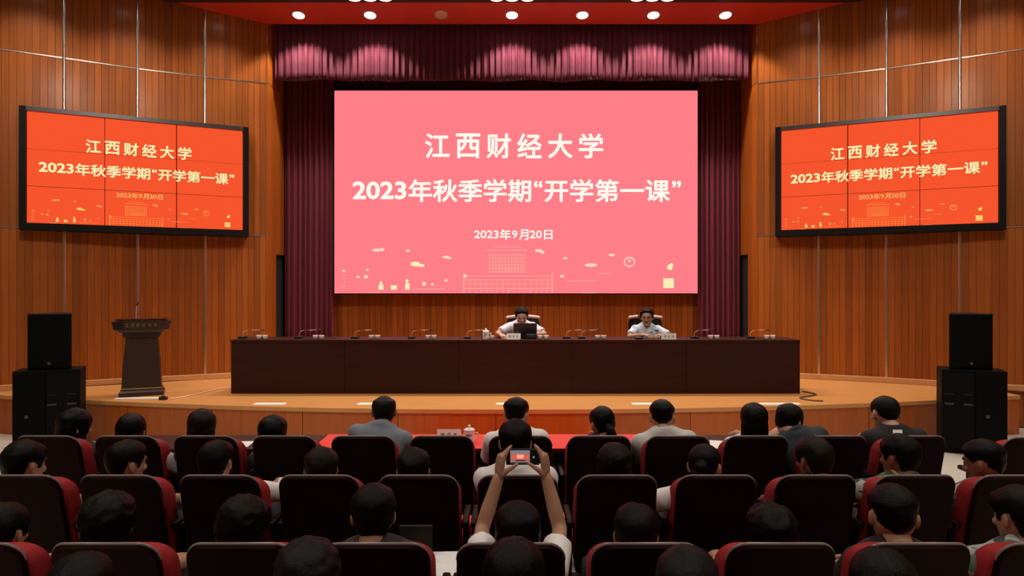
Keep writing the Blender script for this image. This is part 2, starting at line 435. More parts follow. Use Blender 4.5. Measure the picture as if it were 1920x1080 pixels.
# ceilings
bm = bmesh.new()
ya, yb = 10.99, 11.56
prof = [(ya, soffit_z(ya)), (yb, soffit_z(yb)), (yb, 7.4), (ya, 7.4)]
A = [bm.verts.new((-7.0, y, z)) for y, z in prof]; B = [bm.verts.new((7.0, y, z)) for y, z in prof]
for i in range(4): bm.faces.new((A[i], A[(i + 1) % 4], B[(i + 1) % 4], B[i]))
bm.faces.new(A[::-1]); bm.faces.new(B)
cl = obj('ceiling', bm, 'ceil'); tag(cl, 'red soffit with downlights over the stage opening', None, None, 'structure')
c2 = obj('ceiling_hall', nbox(-9.4, 9.4, -4.0, 10.98, 6.62, 6.8), 'ceil_dark'); tag(c2, 'dark brown ceiling over the hall', None, None, 'structure')
c3 = obj('ceiling_stage', nbox(-4.6, 4.6, 11.57, 12.9, 6.75, 6.9), 'black'); tag(c3, 'dark ceiling above the stage curtain', None, None, 'structure')
w = obj('wall_rear', nbox(-9.4, 9.4, -4.2, -4.0, 0, 6.8), 'plaster'); tag(w, 'rear wall of the hall', None, None, 'structure')
for s, nm in ((-1, 'audience_left'), (1, 'audience_right')):
    w = obj('wall_' + nm, nbox(min(s * 9.25, s * 9.4), max(s * 9.25, s * 9.4), -4.0, 8.75, 0, 6.8), 'plaster'); tag(w, 'side wall beside the audience', None, None, 'structure')

# ------------------------------------------------------------------ curtains
def curtain(name, x0, x1, y, z0, z1, folds, amp, m, label, seed, hem=0.0, n=None):
    rnd = random.Random(seed)
    n = n or folds * 10
    bm = bmesh.new()
    ph = [rnd.uniform(0.7, 1.35) for _ in range(folds + 2)]
    cum = [0]
    for p in ph: cum.append(cum[-1] + p)
    def fold(u):
        t = u * folds
        i = int(t); f = t - i
        t2 = cum[i] + (cum[i + 1] - cum[i]) * f
        return math.sin(2 * math.pi * (t + 0.22 * noise.noise(Vector((u * 9, seed, 0)))))*(0.6 + 0.4 * ph[i]) + 0.35 * math.sin(2 * math.pi * t * 2.3 + seed)
    zs = [z0 + (z1 - z0) * k / 8 for k in range(9)]
    F_, Bk = [], []
    for k, z in enumerate(zs):
        fr, bk = [], []
        for i in range(n + 1):
            u = i / n
            a = amp * (1.0 - 0.35 * k / 8)
            yy = y + a * fold(u) + 0.01 * noise.noise(Vector((u * 12, z * 1.5, seed)))
            zz = z + (hem * noise.noise(Vector((u * 14, 3, seed))) if k == 0 else 0)
            x = x0 + (x1 - x0) * u
            fr.append(bm.verts.new((x, yy, zz))); bk.append(bm.verts.new((x, yy + 0.012, zz)))
        F_.append(fr); Bk.append(bk)
    for k in range(8):
        for i in range(n):
            bm.faces.new((F_[k][i], F_[k][i + 1], F_[k + 1][i + 1], F_[k + 1][i]))
            bm.faces.new((Bk[k][i + 1], Bk[k][i], Bk[k + 1][i], Bk[k + 1][i + 1]))
    for i in range(n):
        bm.faces.new((F_[0][i + 1], F_[0][i], Bk[0][i], Bk[0][i + 1]))
        bm.faces.new((F_[8][i], F_[8][i + 1], Bk[8][i + 1], Bk[8][i]))
    o = obj(name, bm, m, None, True, 3.2)
    return tag(o, label, 'curtain')
YV = 11.72
curtain('valance_curtain', -4.07, 4.07, YV, CAMZ + 389 * YV / F, 6.74, 72, 0.022, 'curtain', 'magenta-lit pleated valance hanging across the top of the stage', 3, 0.03, 1000)
curtain('stage_curtain', -4.10, -3.22, 12.35, STZ + 0.01, 6.7, 9, 0.05, 'leg_curtain', 'dark wine-red curtain hanging left of the big screen', 5)
curtain('stage_curtain', 3.36, 4.12, 12.35, STZ + 0.01, 6.7, 8, 0.05, 'leg_curtain', 'dark wine-red curtain hanging right of the big screen', 8)

# ------------------------------------------------------------------ screens and their slide
def text_mesh(body, bold=0.012, shear=0.0):
    c = bpy.data.curves.new('t', 'FONT'); c.body = body; c.size = 1.0; c.offset = bold; c.resolution_u = 3
    o = bpy.data.objects.new('t', c); TMP.collection.objects.link(o)
    TMP.view_layers[0].update(); dg = TMP.view_layers[0].depsgraph
    me = bpy.data.meshes.new_from_object(o.evaluated_get(dg))
    bpy.data.objects.remove(o); bpy.data.curves.remove(c)
    return me
def fit_text(bm, body, x0, x1, z0, z1, y, bold=0.012):
    """letters fitted into x0..x1, z0..z1 in the plane y"""
    me = text_mesh(body, 0.0)
    co = [v.co.copy() for v in me.vertices]
    if not co: return
    ax, bx = min(c.x for c in co), max(c.x for c in co); ay, by = min(c.y for c in co), max(c.y for c in co)
    ax -= bold; bx += bold; ay -= bold; by += bold
    sh = [(0, 0)] + [(bold * math.cos(k * math.pi / 4), bold * math.sin(k * math.pi / 4)) for k in range(8)]     # heavier strokes
    for n_, (ox, oy) in enumerate(sh):
        vsx = [bm.verts.new((x0 + (c.x + ox - ax) / (bx - ax) * (x1 - x0), y, z0 + (c.y + oy - ay) / max(by - ay, 1e-6) * (z1 - z0))) for c in co]
        for p in me.polygons:
            try: bm.faces.new([vsx[i] for i in p.vertices])
            except ValueError: pass
    bpy.data.meshes.remove(me)
def slide(parent, W, H, y, pre):
    """the slide, drawn in photo pixels of the big screen (627..1308, 170..550) mapped to W x H"""
    def X(x): return (x - 627) / 681 * W
    def Z(z): return (550 - z) / 380 * H
    def T(bm, s, x0, x1, y0, y1, b=0.018): fit_text(bm, s, X(x0), X(x1), Z(y1), Z(y0), y, b)
    def flip(o):
        return o
    bm = bmesh.new()
    for i, ch in enumerate('江西财经大学'):
        c = 820 + 57.6 * i
        T(bm, ch, c - 23, c + 23, 250, 297, 0.022)
    flip(obj('title_lettering', bm, pre + '_text', parent))
    bm = bmesh.new()
    T(bm, '2023', 661, 762, 340, 374, 0.030)
    T(bm, '年秋季学期', 766, 996, 336, 379, 0.022)
    T(bm, '“', 1001, 1017, 339, 352, 0.03)
    T(bm, '开学第一课', 1021, 1256, 336, 379, 0.022)
    T(bm, '”', 1260, 1277, 339, 352, 0.03)
    flip(obj('headline_lettering', bm, pre + '_text', parent))
    bm = bmesh.new(); dm = 0.020
    T(bm, '2023', 889, 935, 432, 447, dm); T(bm, '年', 937, 958, 430, 450, dm); T(bm, '9', 960, 970, 432, 447, dm)
    T(bm, '月', 973, 991, 430, 450, dm); T(bm, '20', 993, 1016, 432, 447, dm); T(bm, '日', 1020, 1036, 431, 449, dm)
    flip(obj('date_lettering', bm, pre + ('_text' if pre == 'led' else '_date'), parent))
    # line drawing of a campus skyline
    bm = bmesh.new()
    def R(x0, x1, y0, y1): quad(bm, [(X(x0), y, Z(y1)), (X(x1), y, Z(y1)), (X(x1), y, Z(y0)), (X(x0), y, Z(y0))])
    for k in range(12): R(917 + k * 6, 918.3 + k * 6, 478, 512)
    for k in range(6): R(916, 985, 477 + k * 6.4, 478.6 + k * 6.4)
    R(913, 988, 468, 470); R(925, 976, 462, 463.5)
    for yy in (517, 524, 532, 540): R(868, 1036, yy, yy + 1.4)
    for k in range(15): R(880 + k * 10.4, 881.4 + k * 10.4, 524, 549)
    for xx in (868, 1034): R(xx, xx + 3, 512, 549)
    for k in range(8): R(934 + k * 6, 937 + k * 6, 500, 510)
    for yy, a, b in ((526, 1062, 1118), (512, 1120, 1146), (548, 1090, 1118), (541, 775, 834), (547, 690, 712)): R(a, b, yy, yy + 1.6)
    for k in range(5): R(640, 648, 508 + k * 7, 509.5 + k * 7)
    tag(obj('skyline_drawing', bm, pre + '_art', parent), kind='stuff')
    # clouds
    bm = bmesh.new()
    def blob(cx, cy, rx, ry, n=14):
        bm.faces.new([bm.verts.new((X(cx + rx * math.cos(2 * math.pi * k / n)), y, Z(cy + ry * math.sin(2 * math.pi * k / n)))) for k in range(n)])
    for cx, cy, rx, ry in ((706, 469, 8, 3), (716, 468, 5, 3), (765, 470, 4, 2.5), (836, 482, 7, 2.6), (842, 484, 5, 2), (1010, 470, 7, 3), (1017, 473, 4, 3),
                           (1060, 484, 4, 2), (1108, 497, 12, 3.4), (1147, 478, 6, 2.4), (645, 508, 3, 2.2), (686, 519, 4, 3.4), (671, 519, 3.4, 2.4), (689, 506, 3, 2), (872, 518, 3.6, 3.2), (1054, 518, 4, 2.6),
                           (795, 532, 4, 4), (836, 526, 3, 2.4), (811, 533, 3, 2.4)): blob(cx, cy, rx, ry)
    for k in range(14):
        a = 2 * math.pi * k / 14
        r = 9.5
        blob(1180 + r * math.sin(a), 491 - r * math.cos(a) * 0.9, 1.7, 1.7, 8)
    blob(1180, 489, 2.4, 2.4, 8); blob(1180, 500, 2, 2, 8); blob(1176, 484, 2, 2, 8); blob(1184, 484, 2, 2, 8)
    tag(obj('cloud_drawing', bm, pre + '_cloud', parent), kind='stuff')
    bm = bmesh.new()
    blob(779, 495, 9, 4.6); blob(790, 498, 6, 3)
    R(710, 719, 534, 543); blob(714.5, 531, 2.5, 4); R(733, 744, 535, 543); R(760, 768, 531, 543); blob(763, 527, 3, 3.5)
    blob(1256, 501, 5.5, 5.5); blob(1259, 497, 3.4, 3.4); R(1243.5, 1263.5, 522, 540)
    tag(obj('lantern_drawing', bm, pre + '_yel', parent), kind='stuff')

YS = 12.25
x0 = (627 - 960) * YS / F; x1 = (1308 - 960) * YS / F; z0 = CAMZ - (550 - 540) * YS / F; z1 = CAMZ + 370 * YS / F
W_, H_ = x1 - x0, z1 - z0
led = thing('led_screen', 'big pink LED screen with white lettering above the stage table', 'screen', (x0, YS, z0))
obj('cabinet', nbox(-0.02, W_ + 0.02, 0.008, 0.350, -0.02, H_ + 0.02), 'frame', led)
obj('display', nbox(0, W_, 0.0, 0.01, 0, H_), 'led', led)
slide(led, W_, H_, -0.004, 'led')

def side_screen(sgn, label):
    a = Vector((-7.115, 9.86, 0)); b = Vector((-4.33, 11.22, 0))
    if sgn > 0: a, b = Vector((4.33, 11.22, 0)), Vector((7.13, 9.86, 0))
    d = (b - a); Wt = d.length; ang = math.atan2(d.y, d.x)
    zb, zt = 2.875, 4.66; Ht = zt - zb
    t = thing('video_wall', label, 'screen', (a.x, a.y, zb), ang)
    # housing: four bars and a back, screen tiles inside
    ms, mb, mt = 0.085, 0.10, 0.06
    obj('back_box', nbox(0.02, Wt - 0.02, 0.06, 0.26, 0.02, Ht - 0.02), 'frame', t)
    obj('frame_bar', nbox(0, ms, -0.05, 0.28, 0, Ht), 'frame', t); obj('frame_bar', nbox(Wt - ms, Wt, -0.05, 0.28, 0, Ht), 'frame', t)
    obj('frame_bar', nbox(ms, Wt - ms, -0.05, 0.28, 0, mb), 'frame', t)
    obj('frame_bar', nbox(ms, Wt - ms, -0.05, 0.28, Ht - mt, Ht), 'frame_top', t)
    w, h = (Wt - 2 * ms), (Ht - mb - mt)
    for i in range(3):
        for j in range(3):
            p = obj('display_panel', nbox(ms + i * w / 3 + 0.006, ms + (i + 1) * w / 3 - 0.006, 0.0, 0.05, mb + j * h / 3 + 0.006, mb + (j + 1) * h / 3 - 0.006), 'lcd', t)
    e = bpy.data.objects.new('slide', None); link(e, t); e.location = (ms, -0.003, mb)
    slide(e, w, h, 0.0, 'lcd')
side_screen(-1, 'red three-by-three video wall with yellow lettering on the left wood wall')
side_screen(1, 'red three-by-three video wall with yellow lettering on the right wood wall')

# ------------------------------------------------------------------ stage furniture
YT = 9.63                       # front of the long table
tx0, tx1 = (433 - 960) * YT / F, (1500 - 960) * YT / F
seg = (tx1 - tx0) / 5
TZ = STZ + 0.76
for i in range(5):
    a, b = tx0 + i * seg + 0.002, tx0 + (i + 1) * seg - 0.002
    c = (a + b) / 2; h = (b - a) / 2
    t = thing('conference_table', 'dark wood stage table, %s of the five in the long row from the left' % ORD[i], 'table', (c, YT, STZ), 0, 'stage tables in one row')
    obj('tabletop', nbox(-h, h, -0.012, 0.60, 0.72, 0.76, bevel=0.004), 'dark_wood', t)
    obj('front_panel', nbox(-h, h, 0.0, 0.025, 0.0, 0.72), 'dark_wood', t)
    obj('side_panel', nbox(-h, -h + 0.03, 0.025, 0.56, 0, 0.72), 'dark_wood', t)
    obj('side_panel', nbox(h - 0.03, h, 0.025, 0.56, 0, 0.72), 'dark_wood', t)
    obj('shelf', nbox(-h + 0.03, h - 0.03, 0.05, 0.40, 0.50, 0.52), 'dark_wood', t)

cup_bm = bmesh.new()
lathe(cup_bm, [(0.016, 0), (0.020, 0.003), (0.028, 0.022), (0.033, 0.048), (0.031, 0.050), (0.024, 0.020), (0.012, 0.008)], 16)
_c = obj('teacup', cup_bm, 'white', None, True); cup_me = _c.data; bpy.data.objects.remove(_c)
places = [491, 597, 702, 808, 1018, 1126, 1338, 1443]
pn = ['at the left end', 'second from the left end', 'third from the left end', 'fourth from the left end',
      'just right of the man behind the laptop', 'between the two seated speakers', 'right of the speaker in pale blue', 'at the right end']
for x, w in zip(places, pn):
    for j, s in ((-5.5, 'left'), (6.0, 'right')):
        o = mesh_obj('teacup', cup_me, None, ((x + j - 960) * (YT + 0.07) / F, YT + 0.07, TZ), scale=(1.2, 1.2, 1.2))
        tag(o, 'small white stage-table cup, %s of the pair %s' % (s, w), 'cup', 'white cups on the stage table')

def mic(loc, ang, label, scale=1.0, tall=False):
    t = thing('gooseneck_microphone', label, 'microphone', loc, ang, 'table microphones')
    obj('base', nbox(-0.05, 0.05, -0.06, 0.06, 0, 0.03, bevel=0.006), 'plastic', t)
    bm = bmesh.new()
    if tall: pts = [(0, 0, 0.03), (0.0, 0.0, 0.14), (0.01, -0.01, 0.22), (0.03, -0.03, 0.30)]
    else: pts = [(0, 0, 0.03), (0.0, 0.0, 0.07), (0.02, 0.0, 0.10), (0.07, 0.02, 0.115), (0.18, 0.05, 0.118), (0.24, 0.06, 0.118)]
    tube(bm, pts, 0.004, 8); obj('neck', bm, 'rail', t, True)
    bm = bmesh.new(); e = Vector(pts[-1]); d = (e - Vector(pts[-2])).normalized(); tube(bm, [e, e + d * 0.05], [0.009, 0.010], 10); obj('capsule', bm, 'plastic', t, True)
    return t
allp = [491, 597, 702, 808, 912, 1018, 1126, 1234, 1338, 1443]
for i, x in enumerate(allp):
    ym = YT + (0.12 if i == 7 else 0.27)
    mic(((x + (44 if i == 5 else -36) - 960) * ym / F, ym, TZ), 0.0, 'black gooseneck microphone bent flat, %s from the left on the stage table' % ORD[i])

def name_card(loc, w, h, label):
    t = thing('name_card', label, 'name card', loc)
    bm = bmesh.new()
    d = h * 0.45
    A = [bm.verts.new((-w / 2, y, z)) for y, z in ((0, 0), (d, 0), (d / 2, h))]; B = [bm.verts.new((w / 2, y, z)) for y, z in ((0, 0), (d, 0), (d / 2, h))]
    for i in range(3): bm.faces.new((A[i], A[(i + 1) % 3], B[(i + 1) % 3], B[i]))
    bm.faces.new(A[::-1]); bm.faces.new(B)
    obj('card', bm, 'cardc', t)
    bm = bmesh.new()
    def P(x, z): return (x, z / h * d / 2 - 0.0012, z)
    for k in (-1, 0, 1):          # three unreadable dark characters
        c = k * w * 0.26; s = h * 0.17; m_ = h * 0.50
        marks = (((-1, -0.6, -1, 1), (-0.4, 1, 0.5, 0.85), (-0.4, 1, -0.2, 0.1), (0.1, 0.45, -1, 0.9), (-0.3, 0.2, -0.9, -0.6)),
                 ((-0.8, 0.8, 0.6, 0.95), (-0.9, -0.5, -0.9, 0.3), (-0.3, 0.9, -0.05, 0.25), (0.0, 0.9, -0.9, -0.45)),
                 ((-1, 1, 0.25, 0.55), (-0.2, 0.2, -1, 1), (-1, -0.4, -0.8, -0.4), (0.4, 1, -0.8, -0.4)))[k + 1]
        for (a0, a1, b0, b1) in marks:
            quad(bm, [P(c + a0 * s, m_ + b0 * s), P(c + a1 * s, m_ + b0 * s), P(c + a1 * s, m_ + b1 * s), P(c + a0 * s, m_ + b1 * s)])
    obj('lettering', bm, 'ink', t)
    return t
name_card(((963 - 960) * 9.72 / F, 9.70, TZ), 0.20, 0.085, 'white name card in front of the man behind the laptop')
name_card(((1254 - 960) * 9.72 / F, 9.70, TZ), 0.21, 0.085, 'white name card beside the speaker in pale blue')

def mug(loc, s, label):
    t = thing('lidded_mug', label, 'mug', loc)
    bm = bmesh.new(); lathe(bm, [(0.036 * s, 0), (0.040 * s, 0.004), (0.043 * s, 0.05 * s), (0.045 * s, 0.100 * s)], 24); obj('cup_body', bm, 'white', t, True)
    bm = bmesh.new(); lathe(bm, [(0.047 * s, 0.100 * s), (0.047 * s, 0.106 * s), (0.030 * s, 0.118 * s), (0.010 * s, 0.122 * s), (0.010 * s, 0.130 * s), (0.013 * s, 0.138 * s), (0.006 * s, 0.145 * s)], 24); obj('lid', bm, 'white', t, True)
    bm = bmesh.new(); tube(bm, [(0.042 * s, 0, 0.08 * s), (0.068 * s, 0, 0.078 * s), (0.072 * s, 0, 0.05 * s), (0.062 * s, 0, 0.025 * s), (0.041 * s, 0, 0.022 * s)], 0.006 * s, 8); h = obj('handle', bm, 'white', t, True)
    bm = bmesh.new()
    for (a0, z0, z1) in ((-2.1, 0.055, 0.075), (-1.75, 0.050, 0.080), (-1.4, 0.058, 0.072)):
        r = 0.0442 * s
        quad(bm, [(r * math.cos(a0), r * math.sin(a0), z0 * s), (r * math.cos(a0 + 0.3), r * math.sin(a0 + 0.3), z0 * s), (r * math.cos(a0 + 0.3), r * math.sin(a0 + 0.3), z1 * s), (r * math.cos(a0), r * math.sin(a0), z1 * s)])
    obj('emblem', bm, 'blue', t)
    bm = bmesh.new(); r = 0.0440 * s
    quad(bm, [(r * math.cos(-2.2), r * math.sin(-2.2), 0.030 * s), (r * math.cos(-1.8), r * math.sin(-1.8), 0.030 * s), (r * math.cos(-1.8), r * math.sin(-1.8), 0.048 * s), (r * math.cos(-2.2), r * math.sin(-2.2), 0.048 * s)])
    obj('emblem', bm, 'redmark', t)
    return t
mug(((911 - 960) * 9.8 / F, 9.80, TZ), 1.05, 'white lidded mug left of the man behind the laptop')
o = mesh_obj('teacup', cup_me, None, ((923 - 960) * 9.75 / F, 9.75, TZ)); tag(o, 'small white cup next to the lidded mug on the stage table', 'cup', 'white cups on the stage table')

lp = thing('laptop', 'black laptop seen from behind in front of the left speaker', 'laptop', ((984 - 960) * 9.85 / F, 9.86, TZ), 0.12)
obj('keyboard_deck', nbox(-0.17, 0.17, 0.0, 0.24, 0, 0.018, bevel=0.004), 'plastic', lp)
bm = nbox(-0.17, 0.17, -0.008, 0.0, 0, 0.22, bevel=0.003)
for v in bm.verts: v.co = Matrix.Rotation(math.radians(14), 4, 'X') @ v.co + Vector((0, 0.0, 0.012))
obj('screen_lid', bm, 'plastic', lp)
pc = thing('document_case', 'low black case lying beside the laptop on the stage table', 'case', ((996 - 960) * 9.75 / F, 9.735, TZ))
obj('shell', nbox(-0.075, 0.075, -0.05, 0.04, 0, 0.075, bevel=0.012), 'plastic', pc, True)
obj('clasp', nbox(-0.02, 0.02, -0.054, -0.05, 0.04, 0.055), 'badge', pc)

def stage_chair(x, y, label):
    t = thing('conference_chair', label, 'chair', (x, y, STZ), math.pi, 'chairs on the stage')
    # local: sitter faces +Y
    obj('seat', nbox(-0.27, 0.27, -0.22, 0.28, 0.40, 0.48, bevel=0.03), 'leather', t, True)
    bm = bmesh.new()
    rings = []
    for k in range(9):
        z = 0.46 + k * 0.068; y_ = -0.22 - 0.10 * (k / 8)
        hw = 0.255 + 0.02 * math.sin(k / 8 * math.pi) - (0.02 if k == 8 else 0)
        rings.append([(-hw, y_ + 0.03, z), (-hw * 0.5, y_ - 0.01, z), (hw * 0.5, y_ - 0.01, z), (hw, y_ + 0.03, z), (hw, y_ - 0.03, z), (hw * 0.5, y_ - 0.08, z), (-hw * 0.5, y_ - 0.08, z), (-hw, y_ - 0.03, z)])
    loft(bm, rings); obj('backrest', bm, 'leather', t, True)
    bm = bmesh.new(); tube(bm, [(-0.25, -0.28, 1.02), (-0.12, -0.33, 1.035), (0, -0.34, 1.04), (0.12, -0.33, 1.035), (0.25, -0.28, 1.02)], 0.026, 10); obj('top_rail', bm, 'rail', t, True)
    for s in (-1, 1):
        bm = bmesh.new(); tube(bm, [(s * 0.29, -0.25, 0.68), (s * 0.31, -0.05, 0.66), (s * 0.30, 0.20, 0.65), (s * 0.29, 0.22, 0.44)], 0.024, 10); obj('armrest', bm, 'dark_wood', t, True)
        for yy in (-0.20, 0.22):
            bm = bmesh.new(); tube(bm, [(s * 0.23, yy, 0.41), (s * 0.26, yy * 1.1, 0.02)], [0.026, 0.019], 10); obj('leg', bm, 'dark_wood', t, True)
    return t

# lectern
yl = 9.55
lt = thing('lectern', 'dark wood lectern with gold lettering standing left on the stage', 'lectern', ((267 - 960) * yl / F, yl, STZ), 0.42); lt.scale = (0.86, 0.72, 1.0)
bm = bmesh.new()
def ring(hw, y0, y1, z): return [(-hw, y0, z), (hw, y0, z), (hw, y1, z), (-hw, y1, z)]
loft(bm, [ring(0.285, -0.20, 0.20, 0.10), ring(0.262, -0.185, 0.19, 0.45), ring(0.225, -0.16, 0.17, 0.80)]); obj('body', bm, 'lectern', lt)
bm = bmesh.new(); loft(bm, [ring(0.32, -0.235, 0.23, 0.0), ring(0.32, -0.235, 0.23, 0.055), ring(0.295, -0.21, 0.21, 0.075), ring(0.295, -0.21, 0.21, 0.10)]); obj('plinth', bm, 'lectern', lt)
obj('gold_line', nbox(-0.288, 0.288, -0.206, -0.198, 0.100, 0.110), 'gold', lt)
bm = bmesh.new(); loft(bm, [ring(0.225, -0.16, 0.17, 0.80), ring(0.265, -0.20, 0.20, 0.82), ring(0.265, -0.20, 0.20, 0.865), ring(0.30, -0.23, 0.22, 0.88), ring(0.37, -0.27, 0.24, 0.925)]); obj('neck', bm, 'lectern', lt)
bm = bmesh.new()
out = [(-0.42, 0.22), (-0.42, -0.20), (-0.25, -0.285), (0, -0.31), (0.25, -0.285), (0.42, -0.20), (0.42, 0.22)]
prism(bm, out, 0.915, 1.03)
for v in bm.verts:
    if v.co.z > 1.0: v.co.z += 0.05 * (0.0 - v.co.y) * -0.4 + (0.02 if abs(v.co.x) < 0.3 else 0)
    else:
        v.co.x *= 0.93
tp = obj('top', bm, 'lectern', lt)
obj('reading_board', nbox(-0.36, 0.36, -0.22, 0.20, 1.045, 1.06), 'dark_wood', lt)
bm = bmesh.new()
for i, ch in enumerate('江西财经大学'):
    c = -0.20 + i * 0.08
    fit_text(bm, ch, c - 0.026, c + 0.026, 0.955, 1.008, 0.0, 0.012)
for v in bm.verts: v.co.y = -0.3135 + 0.10 * abs(v.co.x) - 0.002
obj('lettering', bm, 'gold', lt)
bm = bmesh.new(); tube(bm, [(-0.09, 0.0, 1.05), (-0.09, 0.0, 1.15), (-0.075, 0.01, 1.25)], 0.005, 8); obj('microphone_neck', bm, 'rail', lt, True)
bm = bmesh.new(); tube(bm, [(-0.075, 0.01, 1.25), (-0.065, 0.02, 1.29)], 0.011, 8); obj('microphone_head', bm, 'plastic', lt, True)

# things lying on the stage floor
pl = px(270, 747, 9.2); yl2 = 9.18
bm = nbox(-0.34, 0.30, -0.05, 0.05, 0, 0.012)
o = obj('cable_cover', bm, 'paper', None, loc=((266 - 960) * yl2 / F, yl2, STZ)); o.rotation_euler = (0, 0, 0.10); tag(o, 'flat white strip lying at the foot of the lectern', 'cable cover')
ps = thing('socket_box', 'small black socket box beside the white strip at the lectern foot', 'socket box', ((309 - 960) * 9.14 / F, 9.10, STZ))
obj('case', nbox(-0.05, 0.05, -0.03, 0.03, 0, 0.04, bevel=0.006), 'plastic', ps); obj('plug', nbox(-0.02, 0.02, -0.018, 0.018, 0.04, 0.055), 'ink', ps)
for x0_, x1_, nm in ((476, 536, 'leftmost'), (670, 704, 'left of the balding man'), (930, 958, 'behind the cropped head at the centre'), (1184, 1240, 'behind the man in the light grey shirt'), (1424, 1500, 'rightmost')):
    d = 1.49 * F / (757.5 - 540)
    xa, xb = (x0_ - 960) * d / F, (x1_ - 960) * d / F
    t = thing('floor_hatch', 'pale metal floor hatch in the stage edge, ' + nm, 'floor hatch', ((xa + xb) / 2, d, STZ), 0, 'floor hatches along the stage edge')
    w2 = (xb - xa) / 2
    obj('frame', nbox(-w2, w2, -0.065, 0.065, 0, 0.004), 'white', t); obj('cover', nbox(-w2 + 0.015, w2 - 0.015, -0.05, 0.05, 0.004, 0.007), 'paper', t)
def cable(name, pts, r, m, label):
    bm = bmesh.new(); P = [Vector(p) for p in pts]; Q = []
    for i in range(len(P) - 1):
        a = P[max(i - 1, 0)]; b = P[i]; c = P[i + 1]; d = P[min(i + 2, len(P) - 1)]
        for k in range(6):
            t = k / 6
            Q.append(0.5 * ((2 * b) + (c - a) * t + (2 * a - 5 * b + 4 * c - d) * t * t + (3 * b - a - 3 * c + d) * t ** 3))
    Q.append(P[-1]); tube(bm, Q, r, 6)
    return tag(obj(name, bm, m, None, True), label, 'cable')
def fl_px(x, y): 
    d = 1.49 * F / (y - 540); return ((x - 960) * d / F, d, STZ + 0.008)
cable('cable', [fl_px(322, 749), fl_px(350, 744), fl_px(385, 736), fl_px(410, 730), fl_px(432, 727)], 0.010, 'pale_cable', 'thin pale cable running from the lectern to the stage table')
cable('cable', [fl_px(1505, 735), fl_px(1530, 741), fl_px(1500, 747), fl_px(1522, 752), fl_px(1542, 753)], 0.012, 'cable', 'dark cable looped on the floor at the right end of the stage table')

# loudspeakers
def speakers(sgn):
    side = 'left' if sgn < 0 else 'right'
    a = (22, 697, 8.15) if sgn < 0 else (1890, 697, 8.15)
    d0 = 8.15
    A = Vector(((a[0] - 960) * d0 / F, d0)); bx = 150 if sgn < 0 else 1766
    d1 = 8.42
    B = Vector(((bx - 960) * d1 / F, d1))
    top = CAMZ - (697 - 540) * d0 / F
    if sgn > 0: A, B = B, A
    dv = B - A; W = dv.length; ang = math.atan2(dv.y, dv.x)
    t = thing('bass_speaker', 'large black bass speaker on the floor at the %s end of the stage' % side, 'speaker', (A.x, A.y, 0), ang, 'bass speakers in front of the stage')
    obj('cabinet', nbox(0, W, 0.01, 0.40, 0.02, top, bevel=0.012), 'speaker', t)
    g0, g1 = (0.02, W * 0.48) if sgn < 0 else (W * 0.52, W - 0.02)
    p0, p1 = (W * 0.50, W - 0.02) if sgn < 0 else (0.02, W * 0.50)
    obj('grille', nbox(g0, g1, -0.012, 0.01, 0.06, top - 0.03, bevel=0.006), 'grille', t)
    pp = obj('port_panel', nbox(p0, p1, -0.004, 0.01, 0.06, top - 0.03), 'speaker', t)
    for cx in (p0 + (p1 - p0) * 0.18, p0 + (p1 - p0) * 0.80):
        for zz in (top - 0.30, top - 0.42):
            obj('port_slot', nbox(cx - 0.05, cx + 0.05, -0.012, -0.004, zz - 0.012, zz + 0.012, bevel=0.003), 'frame_top' if zz < top - 0.35 else 'black', pp)
    gx = (g0 + g1) / 2
    bm = bmesh.new(); lathe(bm, [(0.022, 0.0), (0.020, 0.006), (0.010, 0.007)], 16)
    for v in bm.verts: v.co = Vector((v.co.x + gx - 0.03, -0.012 - v.co.z, top - 0.55 + v.co.y))
    obj('badge', bm, 'badge', t, True)
    for k in range(4): 
        fx = (0.08, W - 0.08)[k % 2]; fy = (0.08, 0.34)[k // 2]
        obj('foot', nbox(fx - 0.03, fx + 0.03, fy - 0.03, fy + 0.03, 0, 0.02), 'plastic', t)
    # full-range cabinet on top
    xa, xb = (55, 129) if sgn < 0 else (1785, 1858)
    d = 8.35
    xa, xb = (xa - 960) * d / F, (xb - 960) * d / F
    w = (xb - xa); h = (692 - 587) * d / F
    t = thing('loudspeaker', 'tall black loudspeaker standing on the bass speaker at the %s' % side, 'speaker', ((xa + xb) / 2, d, top + 0.002), 0.22 * -sgn, 'loudspeakers on the bass speakers')
    bm = bmesh.new()
    prism(bm, [(-w / 2, 0.02), (w / 2, 0.02), (w / 2 - 0.15, 0.36), (-w / 2 + 0.15, 0.36)], 0.0, h)
    obj('cabinet', bm, 'speaker', t)
    obj('grille', nbox(-w / 2 + 0.006, w / 2 - 0.006, -0.002, 0.02, 0.012, h - 0.012, bevel=0.006), 'grille', t)
    obj('top_edge', nbox(-w / 2, w / 2, 0.0, 0.04, h - 0.011, h + 0.003), 'frame_top', t)
    bm = bmesh.new(); lathe(bm, [(0.020, 0.0), (0.018, 0.006), (0.008, 0.007)], 16)
    for v in bm.verts: v.co = Vector((v.co.x, -0.002 - v.co.z, 0.075 + v.co.y))
    obj('badge', bm, 'badge', t, True)
speakers(-1); speakers(1)

